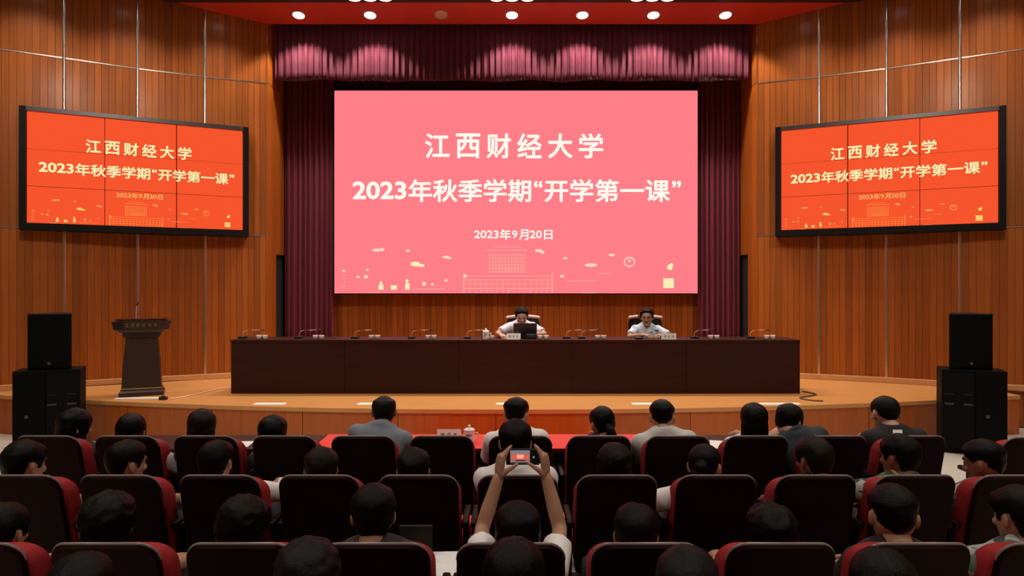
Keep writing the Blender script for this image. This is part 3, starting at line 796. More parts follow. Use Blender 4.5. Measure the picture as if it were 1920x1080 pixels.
# ------------------------------------------------------------------ front-row tables
def front_table(x0, x1, m, label):
    c = (x0 + x1) / 2; h = (x1 - x0) / 2
    t = thing('front_table', label, 'table', (c, 5.62, 0), 0, 'tables in front of the first row')
    obj('tabletop', nbox(-h, h, -0.17, 0.35, 0.71, 0.745, bevel=0.004), 'dark_wood', t)
    if m: 
        bm = bmesh.new(); box(bm, -h - 0.004, h + 0.004, -0.172, 0.354, 0.745, 0.750); obj('tablecloth', bm, m, t)
    obj('front_panel', nbox(-h, h, 0.30, 0.33, 0.15, 0.71), 'dark_wood', t)
    for s in (-1, 1):
        for yy in (-0.12, 0.27): obj('leg', nbox(s * h - s * 0.05 - 0.022, s * h - s * 0.05 + 0.022, yy - 0.022, yy + 0.022, 0, 0.71), 'dark_wood', t)
front_table(-3.25, -1.62, None, 'dark bare table before the left part of the front row')
front_table(-1.60, 0.0, 'redcloth', 'red-clothed table in front of the empty seat and the centre seat')
front_table(0.02, 1.60, 'redcloth', 'red-clothed table in front of the woman with the low ponytail')
front_table(1.62, 3.25, None, 'dark bare table before the right part of the front row')
FT = 0.751
name_card(((842 - 960) * 5.75 / F, 5.73, FT), 0.20, 0.090, 'white name card on the red front table behind the empty seat')
mug(((880 - 960) * 5.66 / F, 5.66, FT), 1.0, 'white lidded mug with blue mark on the red front table')
def sheet(loc, w, d, rz, tilt_, label, name='paper_sheet', m='paper', th=0.004):
    bm = nbox(-w / 2, w / 2, -d / 2, d / 2, 0, th)
    o = obj(name, bm, m, None, loc=loc); o.rotation_euler = (tilt_, 0, rz); return tag(o, label, 'paper')
sheet(((455 - 960) * 5.62 / F, 5.60, 0.746), 0.15, 0.21, 0.1, 0, 'white sheet of paper on the bare front table at the left')
sheet(((1355 - 960) * 5.6 / F, 5.58, 0.746), 0.21, 0.29, -0.25, 0, 'white sheet of paper on the bare table beside the long-haired woman')
rc = obj('red_carpet', nbox(-1.3, 1.3, 5.62, 8.30, 0.0, 0.003), 'carpet'); tag(rc, 'bright red carpet on the floor before the stage', 'carpet')

# ------------------------------------------------------------------ auditorium seats
PITCH = 0.577
ROWD = {1: 4.93, 2: 3.887, 3: 2.84, 4: 1.88}
ROWX = {1: 0.062, 2: 0.033, 3: -0.005, 4: 0.0}
def seat_x(k, row): return ROWX[row] + PITCH * k
def rrect(hw, zb, zt, r, n=6):
    """outline of a panel with rounded top corners, softer bottom corners (x, z)"""
    pts = []
    rb = r * 0.6
    for cx, cz, a0, rr in ((hw - rb, zb + rb, -90, rb), (hw - r, zt - r, 0, r), (-hw + r, zt - r, 90, r), (-hw + rb, zb + rb, 180, rb)):
        for i in range(n + 1):
            a = math.radians(a0 + 90 * i / n); pts.append((cx + rr * math.cos(a), cz + rr * math.sin(a)))
    return pts
STOP = 0.950
def back_y(z): return 0.15 * (STOP - z) / 0.6            # reclined: lower part further forward
def curved_panel(hw, zb, zt, r, y0, y1, bow, inset=0.0, zc=0.012):
    """panel following the recline, edges bowed forward; rounded layers from y0 (rear) to y1 (front)"""
    bm = bmesh.new()
    def lay(sc, y):
        o = []
        for x, z in rrect(hw - sc, zb + sc, zt - sc, r):
            o.append((x, y + back_y(z) + bow * (x / hw) ** 2, z + zc * (1 - (x / hw) ** 2) * ((z - zb) / (zt - zb))))
        return o
    t = y1 - y0
    e = min(abs(t) * 0.3, 0.02)
    loft(bm, [lay(e, y0), lay(0, y0 + e), lay(0, y1 - e), lay(e, y1)])
    return bm
def make_seat():
    t = bpy.data.objects.new('auditorium_seat', None); link(t)
    obj('back_shell', curved_panel(0.232, 0.33, STOP - 0.010, 0.075, 0.0, 0.035, 0.045), 'shell', t, True)
    bm = bmesh.new()           # highlight of overhead light on the shell top, modelled as a pale tube
    pts = [(x, z) for x, z in rrect(0.230, 0.33, STOP - 0.004, 0.075, 6)][7:21]
    tube(bm, [(x * 0.99, 0.020 + back_y(z) + 0.045 * (x / 0.232) ** 2, z + 0.012 * (1 - (x / 0.232) ** 2) - 0.003) for x, z in pts], 0.0075, 8, side=Vector((0, 1, 0)))
    obj('edge_highlight', bm, 'shell_highlight', t, True)
    obj('back_cushion', curved_panel(0.238, 0.36, STOP - 0.050, 0.095, 0.034, 0.165, 0.055), 'red', t, True, 0.9)
    obj('seat_cushion', nbox(-0.235, 0.235, 0.22, 0.64, 0.355, 0.45, bevel=0.03), 'red', t, True)
    obj('seat_pan', nbox(-0.225, 0.225, 0.20, 0.60, 0.32, 0.353, bevel=0.01), 'shell', t)
    for s in (-1, 1):
        obj('armrest', nbox(s * 0.262 - 0.020, s * 0.262 + 0.020, 0.17, 0.52, 0.60, 0.635, bevel=0.010), 'arm', t, True)
        obj('stand', nbox(s * 0.262 - 0.014, s * 0.262 + 0.014, 0.24, 0.42, 0.0, 0.60), 'arm', t)
    return t
proto = make_seat()
first = [True]
def place_seat(x, d, label, rz=0.0):
    if first[0]:
        t = proto; first[0] = False
    else:
        t = proto.copy(); COL.objects.link(t)
        for ch in proto.children:
            c = ch.copy(); COL.objects.link(c); c.parent = t
    t.location = (x, d, 0); t.rotation_euler = (0, 0, rz)
    tag(t, label, 'seat', 'red auditorium seats')
    return t
RN = {1: 'front row', 2: 'second row', 3: 'third row', 4: 'nearest row'}
for row, ks in ((1, range(-6, 6)), (2, range(-5, 6)), (3, range(-4, 5)), (4, range(-2, 3))):
    for i, k in enumerate(ks):
        extra = {(1, -1): ', empty behind the name card', (1, 0): ', behind the man in white'}.get((row, k), '')
        place_seat(seat_x(k, row), ROWD[row], 'dark-backed red seat in the %s, %s from the left%s' % (RN[row], ORD[i], extra))
place_seat(3.80, 4.88, 'brownish seat beyond the aisle at the far right edge of the front row')
# ------------------------------------------------------------------ people
HS = [(-0.115, 0.020, 0.072, 0.030), (-0.108, 0.034, 0.080, 0.012), (-0.095, 0.046, 0.083, -0.012), (-0.075, 0.058, 0.085, -0.045), (-0.05, 0.067, 0.086, -0.068),
      (-0.03, 0.072, 0.087, -0.083), (0.0, 0.0755, 0.089, -0.096), (0.03, 0.0765, 0.089, -0.099), (0.055, 0.073, 0.083, -0.094), (0.075, 0.065, 0.071, -0.082),
      (0.09, 0.053, 0.054, -0.066), (0.102, 0.036, 0.033, -0.045), (0.109, 0.016, 0.010, -0.022)]
def hsec(z):
    if z <= HS[0][0]: return HS[0][1:]
    for a, b in zip(HS, HS[1:]):
        if z <= b[0]:
            f = (z - a[0]) / (b[0] - a[0]); return tuple(a[i] + (b[i] - a[i]) * f for i in (1, 2, 3))
    return HS[-1][1:]
def hpt(phi, z):
    hw, yf, yb = hsec(z); yc = (yf + yb) / 2; ry = (yf - yb) / 2
    s, c = math.sin(phi), math.cos(phi)
    e = 0.88
    return Vector((hw * math.copysign(abs(s) ** e, s), yc + ry * math.copysign(abs(c) ** e, c), z))
def head_base():
    bm = bmesh.new(); n = 24
    loft(bm, [[hpt(2 * math.pi * k / n, z) for k in range(n)] for z in [h[0] for h in HS]])
    tube(bm, [(0, 0.086, 0.022), (0, 0.097, -0.005), (0, 0.106, -0.028)], [0.008, 0.010, 0.013], 8)      # nose
    ellipsoid(bm, (-0.011, 0.093, -0.030), (0.009, 0.010, 0.008)); ellipsoid(bm, (0.011, 0.093, -0.030), (0.009, 0.010, 0.008))
    ellipsoid(bm, (0, 0.083, 0.030), (0.048, 0.012, 0.010))                                              # brow
    ellipsoid(bm, (0, 0.080, -0.098), (0.024, 0.014, 0.014))                                             # chin
    for s in (-1, 1):
        ellipsoid(bm, (s * 0.045, 0.066, -0.022), (0.022, 0.018, 0.018))                                 # cheek
        ellipsoid(bm, (s * 0.081, -0.012, -0.008), (0.010, 0.020, 0.033), mtx=Matrix.Rotation(s * 0.35, 3, 'Z') @ Matrix.Rotation(0.25, 3, 'X'))  # ear
    me = voxel(bm, 0.0062, 2, 0.45)
    return me
HEAD = head_base()
def face_bits(bm):
    pass
def hand_pts(side, curl, spread=1.0, thumb=0.7, thumb_out=0.9):
    """hand in local frame: wrist at 0, fingers along +Z, palm normal +Y, thumb towards side*X. returns list of (pts, radii, flat)"""
    out = [([(0, 0, -0.03), (0, 0, 0.0), (0, 0, 0.03), (0, 0.002, 0.07), (0, 0.002, 0.088)], [0.030, 0.031, 0.037, 0.041, 0.038], 0.44)]
    L = [(0.040, 0.026, 0.020), (0.045, 0.029, 0.021), (0.042, 0.027, 0.020), (0.033, 0.021, 0.018)]
    for i in range(4):
        x = side * (0.029 - i * 0.0195)
        p = Vector((x, 0.002, 0.082 - 0.004 * abs(i - 1.2))); d = Vector((side * (0.10 - 0.07 * i) * spread, 0, 1)).normalized()
        pts = [p - d * 0.02, p]; a = 0
        cu = curl[i] if hasattr(curl, '__len__') else curl
        for j, l in enumerate(L[i]):
            a += cu * (0.8, 1.0, 0.7)[j]
            dd = (d * math.cos(a) + Vector((0, 1, 0)) * math.sin(a)).normalized()
            p = p + dd * l; pts.append(p.copy())
        out.append((pts, [0.0095, 0.0095, 0.0088, 0.0080, 0.0068], 1.0))
    p = Vector((side * 0.026, 0.006, 0.022)); d = Vector((side * thumb_out, thumb * 0.5, 0.8)).normalized()
    pts = [p]; p = p + d * 0.040; pts.append(p.copy())
    d2 = (d + Vector((0, thumb * 0.55, 0.25))).normalized(); p = p + d2 * 0.030; pts.append(p.copy()); p = p + d2 * 0.022; pts.append(p.copy())
    out.append((pts, [0.015, 0.0115, 0.0100, 0.0078], 1.0))
    return out
def frame_from(z, y):
    z = z.normalized(); y = (y - z * y.dot(z)).normalized(); x = y.cross(z)
    return Matrix((x, y, z)).transposed()
def ik(S, Wp, l1, l2, pole):
    d = Wp - S; L = d.length
    if L > (l1 + l2) * 0.995:
        Wp = S + d * ((l1 + l2) * 0.995 / L); d = Wp - S; L = d.length
    a = (l1 * l1 - l2 * l2 + L * L) / (2 * L); h = math.sqrt(max(l1 * l1 - a * a, 0))
    u = d / L; p = pole - u * pole.dot(u); p.normalize()
    return S + u * a + p * h, Wp

def hair_mesh(style, seed, hs):
    bm = bmesh.new(); rnd = random.Random(seed)
    T = {'short': 0.017, 'fade': 0.018, 'bald': 0.010, 'bob': 0.020, 'long': 0.017, 'ponytail': 0.011, 'bun': 0.011, 'bushy': 0.024, 'curly': 0.022, 'cropped': 0.009}[style]
    female = style in ('bob', 'long')
    NZ, NP = 26, 52
    zs = [0.109 - (0.109 + 0.098) * (k / (NZ - 1)) ** 1.25 for k in range(NZ)]
    def zh(a):        # hairline height against azimuth in degrees (0 front, 180 back)
        tab = [(0, 0.078), (35, 0.072), (52, 0.055), (68, 0.018), (78, -0.020), (84, 0.018), (104, 0.024), (114, -0.020), (135, -0.062), (180, -0.078)]
        if style in ('bob', 'long'): tab = [(0, 0.045), (30, 0.040), (48, 0.0), (60, -0.06), (75, -0.10), (180, -0.12)]
        if style == 'bushy' or style == 'curly': tab = [(0, 0.055), (45, 0.045), (62, 0.0), (78, -0.03), (100, -0.02), (115, -0.05), (180, -0.085)]
        if style in ('fade', 'cropped'): tab = [(0, 0.066), (50, 0.058), (68, 0.02), (80, 0.0), (86, 0.022), (106, 0.026), (118, -0.015), (180, -0.058)]
        for p, q in zip(tab, tab[1:]):
            if a <= q[0]: return p[1] + (q[1] - p[1]) * (a - p[0]) / (q[0] - p[0])
        return tab[-1][1]
    def sst(x): x = max(0, min(1, x)); return x * x * (3 - 2 * x)
    grid = []
    for z in zs:
        row = []
        for k in range(NP):
            ph = 2 * math.pi * k / NP; a = abs(math.degrees(ph)); a = 360 - a if a > 180 else a
            p = hpt(ph, z)
            hw, yf, yb = hsec(z); yc = (yf + yb) / 2
            nrm = Vector((p.x / 0.0765 ** 2, (p.y - yc) / 0.094 ** 2, (z - 0.01) / 0.10 ** 2)).normalized()
            m = sst((z - zh(a) + 0.006) / 0.014)
            t = T * (0.85 + 0.35 * sst((z + 0.02) / 0.1))
            if style == 'fade': t = T * (0.18 + 0.9 * sst((z - 0.015) / 0.05))
            if style == 'bald':
                t = T * (1 - 0.9 * sst((z - 0.070) / 0.02))
            fr = 9 if style in ('bushy', 'curly') else 5
            nz = noise.noise(p * (42 if style in ('bushy', 'curly') else 24) + Vector((seed * 1.7, seed, 0)))
            strand = noise.noise(p * 130 + Vector((seed * 3.1, 0, 0)))
            amp = {'bushy': 0.34, 'curly': 0.42, 'cropped': 0.15, 'bald': 0.2}.get(style, 0.28)
            t = t * (1 + amp * nz + 0.16 * strand)
            if style == 'short' and z > 0.03: t += 0.004 * max(0, noise.noise(Vector((ph * 3, seed, z * 20))))
            off = t * m - 0.010 * (1 - m)
            row.append(p + nrm * off)
        grid.append(row)
    top = sum(grid[0], Vector()) / NP + Vector((0, 0, 0.004 if style != 'bald' else 0.001))
    V = [[bm.verts.new(p) for p in r] for r in grid]
    tv = bm.verts.new(top)
    for k in range(NP): bm.faces.new((tv, V[0][(k + 1) % NP], V[0][k]))
    for a, b in zip(V, V[1:]):
        for k in range(NP): bm.faces.new((a[k], a[(k + 1) % NP], b[(k + 1) % NP], b[k]))
    bm.faces.new(V[-1])
    def fall(zt, zb, hw0, hw1, yb0, yb1, yf0, yf1, nr=22, n=40):
        rings = []
        for i in range(nr):
            f = i / (nr - 1); z = zt + (zb - zt) * f
            g = sst(f * 5); hw = (hw0 + (hw1 - hw0) * f) * (0.72 + 0.28 * g); yb = yb0 + (yb1 - yb0) * f; yf = yf0 + (yf1 - yf0) * f; yb = yb * (0.78 + 0.22 * g)
            r = []
            for k in range(n):
                a = 2 * math.pi * k / n
                w = 1 + 0.05 * noise.noise(Vector((math.sin(a) * 14 + seed, math.cos(a) * 14, z * 4))) + 0.03 * noise.noise(Vector((math.sin(a) * 30, math.cos(a) * 30 + seed, z * 3)))
                r.append(Vector((hw * math.copysign(abs(math.sin(a)) ** 0.8, math.sin(a)) * w, (yf + yb) / 2 + (yf - yb) / 2 * math.cos(a) * w, z + 0.01 * noise.noise(Vector((a * 4, seed, 1))) * f)))
            rings.append(r)
        loft(bm, rings)
    if style == 'long': fall(0.055, -0.30, 0.088, 0.094, -0.112, -0.120, 0.004, -0.050)
    if style == 'bob': fall(0.045, -0.150, 0.089, 0.093, -0.113, -0.105, 0.010, -0.005)
    if style == 'ponytail':
        tube(bm, [(0, -0.092, -0.02), (0.004, -0.122, -0.045), (0.01, -0.128, -0.11), (0.014, -0.118, -0.19), (0.016, -0.110, -0.27)], [0.024, 0.032, 0.038, 0.033, 0.014], 12)
    if style == 'bun': ellipsoid(bm, (0, -0.118, 0.0), (0.038, 0.030, 0.036))
    if style in ('long', 'bob', 'ponytail', 'bun'):
        me = voxel(bm, 0.0055, 5); smooth(me); me.materials.clear(); return me
    me = bpy.data.meshes.new('hair'); bmesh.ops.recalc_face_normals(bm, faces=bm.faces); bm.to_mesh(me); bm.free()
    smooth(me)
    return me

def add_mesh(bm, me, mtx, mi):
    n0 = len(bm.verts)
    V = [bm.verts.new(mtx @ v.co) for v in me.vertices]
    for p in me.polygons:
        try: f = bm.faces.new([V[i] for i in p.vertices]); f.material_index = mi; f.smooth = True
        except ValueError: pass

def person(label, root, rotz, head, yaw=0, pitch=0, roll=0, hair='short', hairm='hair', shirt='c_black', skin='skin', sleeve='short', seed=1,
           hs=1.10, arms='lap', wrists=None, hands=None, collar=False, width=1.0, hipz=0.515, vox=0.016, glasses=False, poles=None, slv=0.78, nb=(0, -0.065, -0.112)):
    """root: floor point under the hips (world); head: world position of the head centre"""
    root = Vector(root); t = thing('person', label, 'person', root, rotz)
    inv = (Matrix.Translation(root) @ Matrix.Rotation(rotz, 4, 'Z')).inverted()
    C = inv @ Vector(head)
    R = Matrix.Rotation(math.radians(yaw), 3, 'Z') @ Matrix.Rotation(-math.radians(pitch), 3, 'X') @ Matrix.Rotation(math.radians(roll), 3, 'Y')
    Rh = Matrix.Rotation(math.radians(yaw * 0.25), 3, 'Z') @ Matrix.Rotation(-math.radians(pitch * 0.6), 3, 'X') @ Matrix.Rotation(math.radians(roll * 0.5), 3, 'Y')
    Nb = C + Rh @ Vector(nb) * (hs / 1.08)
    H = Vector((Nb.x * 0.25, 0.0, hipz))
    # slouch: slide the hips forward when the trunk would be too short
    dz = Nb.z - H.z; dx = Nb.x - H.x
    need = 0.44 ** 2 - dz * dz - dx * dx
    if need > 0: H.y = max(H.y, min(Nb.y + math.sqrt(need), 0.26))
    ax = Nb - H; L = ax.length; u = ax / L
    sx = Vector((1, 0, 0)); sx = (sx - u * sx.dot(u)).normalized(); sy = u.cross(sx); sy = -sy if sy.y < 0 else sy
    bulge = Vector((0, -0.03, 0))
    def tring(f, hw, dp, n=20, inf=0.0):
        c = H + u * (L * f) + bulge * math.sin(max(0, min(1, f)) * math.pi)
        return [c + sx * ((hw + inf) * width * math.copysign(abs(math.cos(a)) ** 0.85, math.cos(a))) + sy * ((dp + inf) * math.copysign(abs(math.sin(a)) ** 0.85, math.sin(a))) for a in [2 * math.pi * k / n for k in range(n)]]
    TR = [(-0.20, 0.13, 0.09), (-0.08, 0.165, 0.115), (0.10, 0.165, 0.115), (0.35, 0.148, 0.108), (0.60, 0.160, 0.112), (1 - 0.115 / L, 0.172, 0.105), (1 - 0.068 / L, 0.178, 0.090), (1 - 0.036 / L, 0.150, 0.078), (1 - 0.008 / L, 0.100, 0.066), (1 + 0.012 / L, 0.060, 0.058)]
    S = {s: H + u * (L - 0.078) + sx * (s * 0.164 * width) - sy * 0.005 - u * 0.008 for s in (-1, 1)}
    l1, l2 = 0.285, 0.255
    W, E_ = {}, {}
    for s in (-1, 1):
        if wrists and s in wrists: w = inv @ Vector(wrists[s])
        elif arms == 'lap': w = Vector((s * 0.07, H.y + 0.30, 0.60))
        else: w = Vector((Nb.x + s * 0.06, S[s].y + 0.30, 0.80 - root.z if root.z > 0.1 else 0.815))
        pole = Vector(poles[s]) if poles and s in poles else (Vector((s * 0.8, -0.3, -1.0)) if arms == 'table' else Vector((s * 0.25, -0.7, -1.0)))
        E_[s], W[s] = ik(S[s], w, l1, l2, pole)
    # ---- body: one surface
    bm = bmesh.new()
    loft(bm, [tring(r[0], r[1] * 0.86, r[2] * 0.86) for r in TR[:-1]] + [tring(1 + 0.004 / L, 0.055, 0.054)])
    hb = C + R @ Vector((0, -0.018, -0.062)) * hs
    tube(bm, [Nb - u * 0.03, Nb + (hb - Nb) * 0.45, hb], [0.060 * hs / 1.06, 0.056 * hs / 1.06, 0.056 * hs / 1.06], 14)
    for s in (-1, 1):
        tube(bm, [S[s], S[s] + (E_[s] - S[s]) * 0.5, E_[s], E_[s] + (W[s] - E_[s]) * 0.35, W[s]], [0.052, 0.045, 0.038, 0.039, 0.030], 12)
        hip = H + Vector((s * 0.09, 0, -0.01)); kn = Vector((s * 0.12, H.y + 0.43, 0.49)); an = Vector((s * 0.12, H.y + 0.40, 0.09)); to = Vector((s * 0.13, H.y + 0.56, 0.045))
        tube(bm, [hip, hip + (kn - hip) * 0.5, kn, kn + (an - kn) * 0.4, an, to], [0.085, 0.074, 0.055, 0.054, 0.038, 0.032], 12)
    body = voxel(bm, vox, 3)
    fin = bmesh.new()
    add_mesh(fin, body, Matrix.Identity(4), 0); bpy.data.meshes.remove(body)
    HM = Matrix.Translation(C) @ R.to_4x4() @ Matrix.Scale(hs, 4)
    add_mesh(fin, HEAD, HM, 0)
    # eyes, brows, lips
    k0 = len(fin.faces)
    fb = bmesh.new()
    for s in (-1, 1):
        ellipsoid(fb, (s * 0.031, 0.0795, 0.010), (0.0135, 0.008, 0.0062), 10, 6)
        tube(fb, [(s * 0.014, 0.088, 0.031), (s * 0.032, 0.086, 0.036), (s * 0.048, 0.074, 0.031)], 0.0036, 6)
    me = bpy.data.meshes.new('t'); fb.to_mesh(me); fb.free(); add_mesh(fin, me, HM, 1); bpy.data.meshes.remove(me)
    fb = bmesh.new(); ellipsoid(fb, (0, 0.0855, -0.062), (0.022, 0.0085, 0.0065), 12, 6)
    me = bpy.data.meshes.new('t'); fb.to_mesh(me); fb.free(); add_mesh(fin, me, HM, 2); bpy.data.meshes.remove(me)
    # hands
    for s in (-1, 1):
        hp = (hands or {}).get(s, {})
        fd = hp.get('dir'); pn_ = hp.get('palm')
        fd = (inv.to_3x3() @ Vector(fd)) if fd is not None else (W[s] - E_[s]).normalized() * 0.8 + Vector((-s * 0.3, 0.3, -0.1))
        pn_ = (inv.to_3x3() @ Vector(pn_)) if pn_ is not None else Vector((-s * 0.25, 0.05, -1))
        fr = frame_from(fd, pn_)
        # thumb side: x axis of the frame pointing to the body's middle unless told otherwise
        th = hp.get('thumb')
        thv = (inv.to_3x3() @ Vector(th)) if th is not None else Vector((-s, 0, 0.3))
        sd = 1 if (fr @ Vector((1, 0, 0))).dot(thv) > 0 else -1
        hb_ = bmesh.new()
        for pts, rad, flat in hand_pts(sd, hp.get('curl', 0.45), hp.get('spread', 1.0), hp.get('thumb_in', 0.7), hp.get('thumb_out', 0.9)):
            P = [W[s] + fr @ Vector(p) for p in pts]
            tube(hb_, P, rad, 10, side=fr @ Vector((1, 0, 0)), flat=flat)
        hm = voxel(hb_, 0.0040 if hands else 0.0060, 1)
        add_mesh(fin, hm, Matrix.Identity(4), 0); bpy.data.meshes.remove(hm)
    me = bpy.data.meshes.new('body'); fin.to_mesh(me); fin.free()
    for m_ in (skin, 'eye', 'lips'): me.materials.append(M[m_])
    mesh_obj('body', me, t)
    # ---- clothes
    bm = bmesh.new()
    INF = 0.022
    loft(bm, [tring(f, a, b, inf=INF) for f, a, b in TR[1:8]] + [tring(1 - 0.006 / L, 0.100, 0.068, inf=0.014), tring(1 + 0.022 / L, 0.070, 0.066, inf=0.010)])
    for s in (-1, 1):
        if sleeve == 'long': tube(bm, [S[s] - (E_[s] - S[s]) * 0.06, S[s] + (E_[s] - S[s]) * 0.5, E_[s], E_[s] + (W[s] - E_[s]) * 0.92], [0.074, 0.068, 0.060, 0.046], 14, round_ends=False)
        if sleeve != 'long': tube(bm, [S[s] - (E_[s] - S[s]) * 0.06, S[s] + (E_[s] - S[s]) * 0.4, S[s] + (E_[s] - S[s]) * slv], [0.074, 0.070, 0.072], 14, round_ends=False)
        ellipsoid(bm, S[s], (0.070, 0.072, 0.070))
    c0 = Nb - u * 0.022; c1 = Nb + (hb - Nb) * (0.34 if collar else 0.14)
    tube(bm, [c0, c1], [0.096, 0.074 if collar else 0.078], 16, round_ends=False)
    me = voxel(bm, 0.0125, 9)
    nn = [v.normal.copy() for v in me.vertices]; flat_ = []
    for v, q in zip(me.vertices, nn):
        flat_.extend(v.co + q * 0.006 * noise.noise(v.co * 9 + Vector((seed, 0, 0))))
    me.vertices.foreach_set('co', flat_)
    me.materials.clear(); me.materials.append(M[shirt]); smooth(me)
    mesh_obj('shirt', me, t)
    bm = bmesh.new()
    loft(bm, [tring(f, a, b, inf=0.018) for f, a, b in TR[0:3]])
    for s in (-1, 1):
        hip = H + Vector((s * 0.09, 0, -0.01)); kn = Vector((s * 0.12, H.y + 0.43, 0.49)); an = Vector((s * 0.12, H.y + 0.40, 0.11))
        tube(bm, [hip, hip + (kn - hip) * 0.5, kn, kn + (an - kn) * 0.4, an], [0.097, 0.087, 0.070, 0.068, 0.058], 12)
    me = voxel(bm, 0.020, 2); me.materials.clear(); me.materials.append(M['trouser']); smooth(me); mesh_obj('trousers', me, t)
    for s in (-1, 1):
        bm = bmesh.new(); y_ = H.y + 0.40
        tube(bm, [(s * 0.12, y_ - 0.03, 0.05), (s * 0.125, y_ + 0.08, 0.045), (s * 0.13, y_ + 0.19, 0.032)], [0.046, 0.045, 0.032], 10); 
        for v in bm.verts: v.co.z = max(v.co.z, 0.002)
        obj('shoe', bm, 'shoe', t, True)
    # ---- hair
    hm = hair_mesh(hair, seed, hs); hm.materials.append(M[hairm])
    o = mesh_obj('hair', hm, t); o.matrix_local = HM
    if glasses:
        bm = bmesh.new()
        for s in (-1, 1):
            tube(bm, [Vector((s * 0.032 + 0.021 * math.cos(a), 0.096 - 0.004 * abs(math.cos(a)), 0.008 + 0.016 * math.sin(a))) for a in [2 * math.pi * k / 14 for k in range(15)]], 0.0016, 6)
            tube(bm, [(s * 0.053, 0.092, 0.012), (s * 0.080, 0.05, 0.012), (s * 0.083, -0.01, 0.008)], 0.0016, 6)
        tube(bm, [(-0.011, 0.098, 0.010), (0.011, 0.098, 0.010)], 0.0016, 6)
        o = obj('glasses', bm, 'plastic', t, True); o.matrix_local = HM
    return t

def audience(row, k, hx, hy, label, dh=0.26, hipoff=0.30, **kw):
    d = ROWD[row] + dh
    hs = kw.get('hs', 1.10)
    top = {'bald': 0.119, 'cropped': 0.119, 'bushy': 0.140, 'curly': 0.135}.get(kw.get('hair', 'short'), 0.128) * hs
    pz = CAMZ - (hy - 540) * d / F - top
    hxw = (hx - 960) * d / F
    kw['yaw'] = kw.get('yaw', 0) - math.degrees(math.atan2(hxw, d)) * 0.85     # yaw is given as seen by the camera
    return person(label, (seat_x(k, row), ROWD[row] + hipoff, 0), 0, (hxw, d, pz), **kw)

# front row
audience(1, -6, 140, 767, 'woman with black hair in profile looking right, far left of the front row', yaw=-62, pitch=8, hair='bob', shirt='c_black', seed=1, dh=0.3)
audience(1, -5, 246, 775, 'woman with long black hair and striped shirt, second from the left in the front row', hair='long', shirt='c_stripe', seed=2, yaw=-12, sleeve='long', wrists={1: (-2.58, 5.40, 0.66)}, poles={1: (1.2, -0.2, -0.5)})
audience(1, -4, 378, 767, 'woman with long dark brown hair, third from the left in the front row', hair='long', hairm='hair_brown', shirt='c_dark', seed=3, pitch=2)
audience(1, -3, 511, 779, 'woman with black bobbed hair sitting before the left bare table', hair='bob', shirt='c_dark', seed=4)
audience(1, -2, 720, 740, 'balding man in a grey-blue shirt leaning on the front table', dh=0.42, hair='bald', hairm='hair_grey', shirt='c_greyblue', seed=5, pitch=4, nb=(0, -0.085, -0.088), arms='table', width=1.08, collar=True)
audience(1, 0, 968, 745, 'man with cropped hair in a white tee leaning forward at the centre front', dh=0.40, hair='fade', shirt='c_white', seed=6, yaw=-14, pitch=10, nb=(0, -0.085, -0.088), arms='table', width=1.12)
audience(1, 1, 1130, 760, 'woman with a low black ponytail in the front row', dh=0.34, hair='ponytail', shirt='c_dark', seed=7, yaw=18, pitch=10, roll=-8, arms='table')
audience(1, 2, 1241, 750, 'man in a light grey collared shirt in the front row', dh=0.42, hair='fade', shirt='c_lightgrey', seed=8, pitch=14, nb=(0, -0.085, -0.088), arms='table', collar=True, width=1.10)
audience(1, 3, 1414, 755, 'woman with very long straight black hair in the front row', dh=0.30, hair='long', shirt='c_lilac', seed=9, sleeve='long', arms='table')
audience(1, 4, 1478, 757, 'man in a dark denim jacket bent down to the left in the front row', dh=0.45, hair='short', shirt='c_denim', seed=10, yaw=-18, pitch=24, roll=10, sleeve='long', nb=(0.02, -0.095, -0.080), arms='table', collar=True, width=1.1)
tee = audience(1, 5, 1660, 743, 'man in a black tee with a small white print on its back', dh=0.42, hair='cropped', hairm='hair_grey', shirt='c_black', skin='skin_pale', seed=11, yaw=22, pitch=14, nb=(0, -0.085, -0.088), arms='table', width=1.14, hs=1.16)
# second row
audience(2, -5, 46, 826, 'man with thick black hair looking right at the left edge of the second row', hair='short', shirt='c_white', seed=12, yaw=-48, pitch=8, hs=1.16)
audience(2, -4, 238, 826, 'man in profile looking right, second row left, behind the striped shirt', hair='short', shirt='c_dark', seed=13, yaw=-58, pitch=8)
audience(2, -3, 405, 826, 'dark-haired person in a white shirt, second row left', hair='short', shirt='c_white', seed=14, yaw=-18, pitch=12, sleeve='long', collar=True, dh=0.30, wrists={1: (-1.52, 4.55, 0.74)}, poles={1: (1.2, -0.1, -0.3)})
audience(2, -2, 602, 838, 'short-haired person low behind a seat with highlighted edge in the second row', hair='short', hairm='hair_brown', shirt='c_black', seed=15)
audience(2, -1, 775, 840, 'person whose dark head merges with the empty front seat', hair='short', shirt='c_black', seed=16)
audience(2, 0, 966, 786, 'person in a white tee at the centre of the second row', hair='short', shirt='c_white', seed=17, dh=0.26, width=1.14)
audience(2, 1, 1152, 832, 'dark head low behind the seat right of centre in the second row', hair='bob', shirt='c_black', seed=18)
audience(2, 2, 1321, 831, 'person with pinned-up black hair and white sleeves in the second row', hair='bun', shirt='c_white', seed=19, sleeve='long', pitch=8, yaw=-12, wrists={-1: (0.94, 4.42, 0.66)}, poles={-1: (-1.4, -0.1, -0.3)}, collar=True)
audience(2, 3, 1527, 820, 'dark brown-haired man turned left in the second row', hair='short', hairm='hair_brown', skin='skin_dark', shirt='c_black', seed=20, yaw=32, pitch=8)
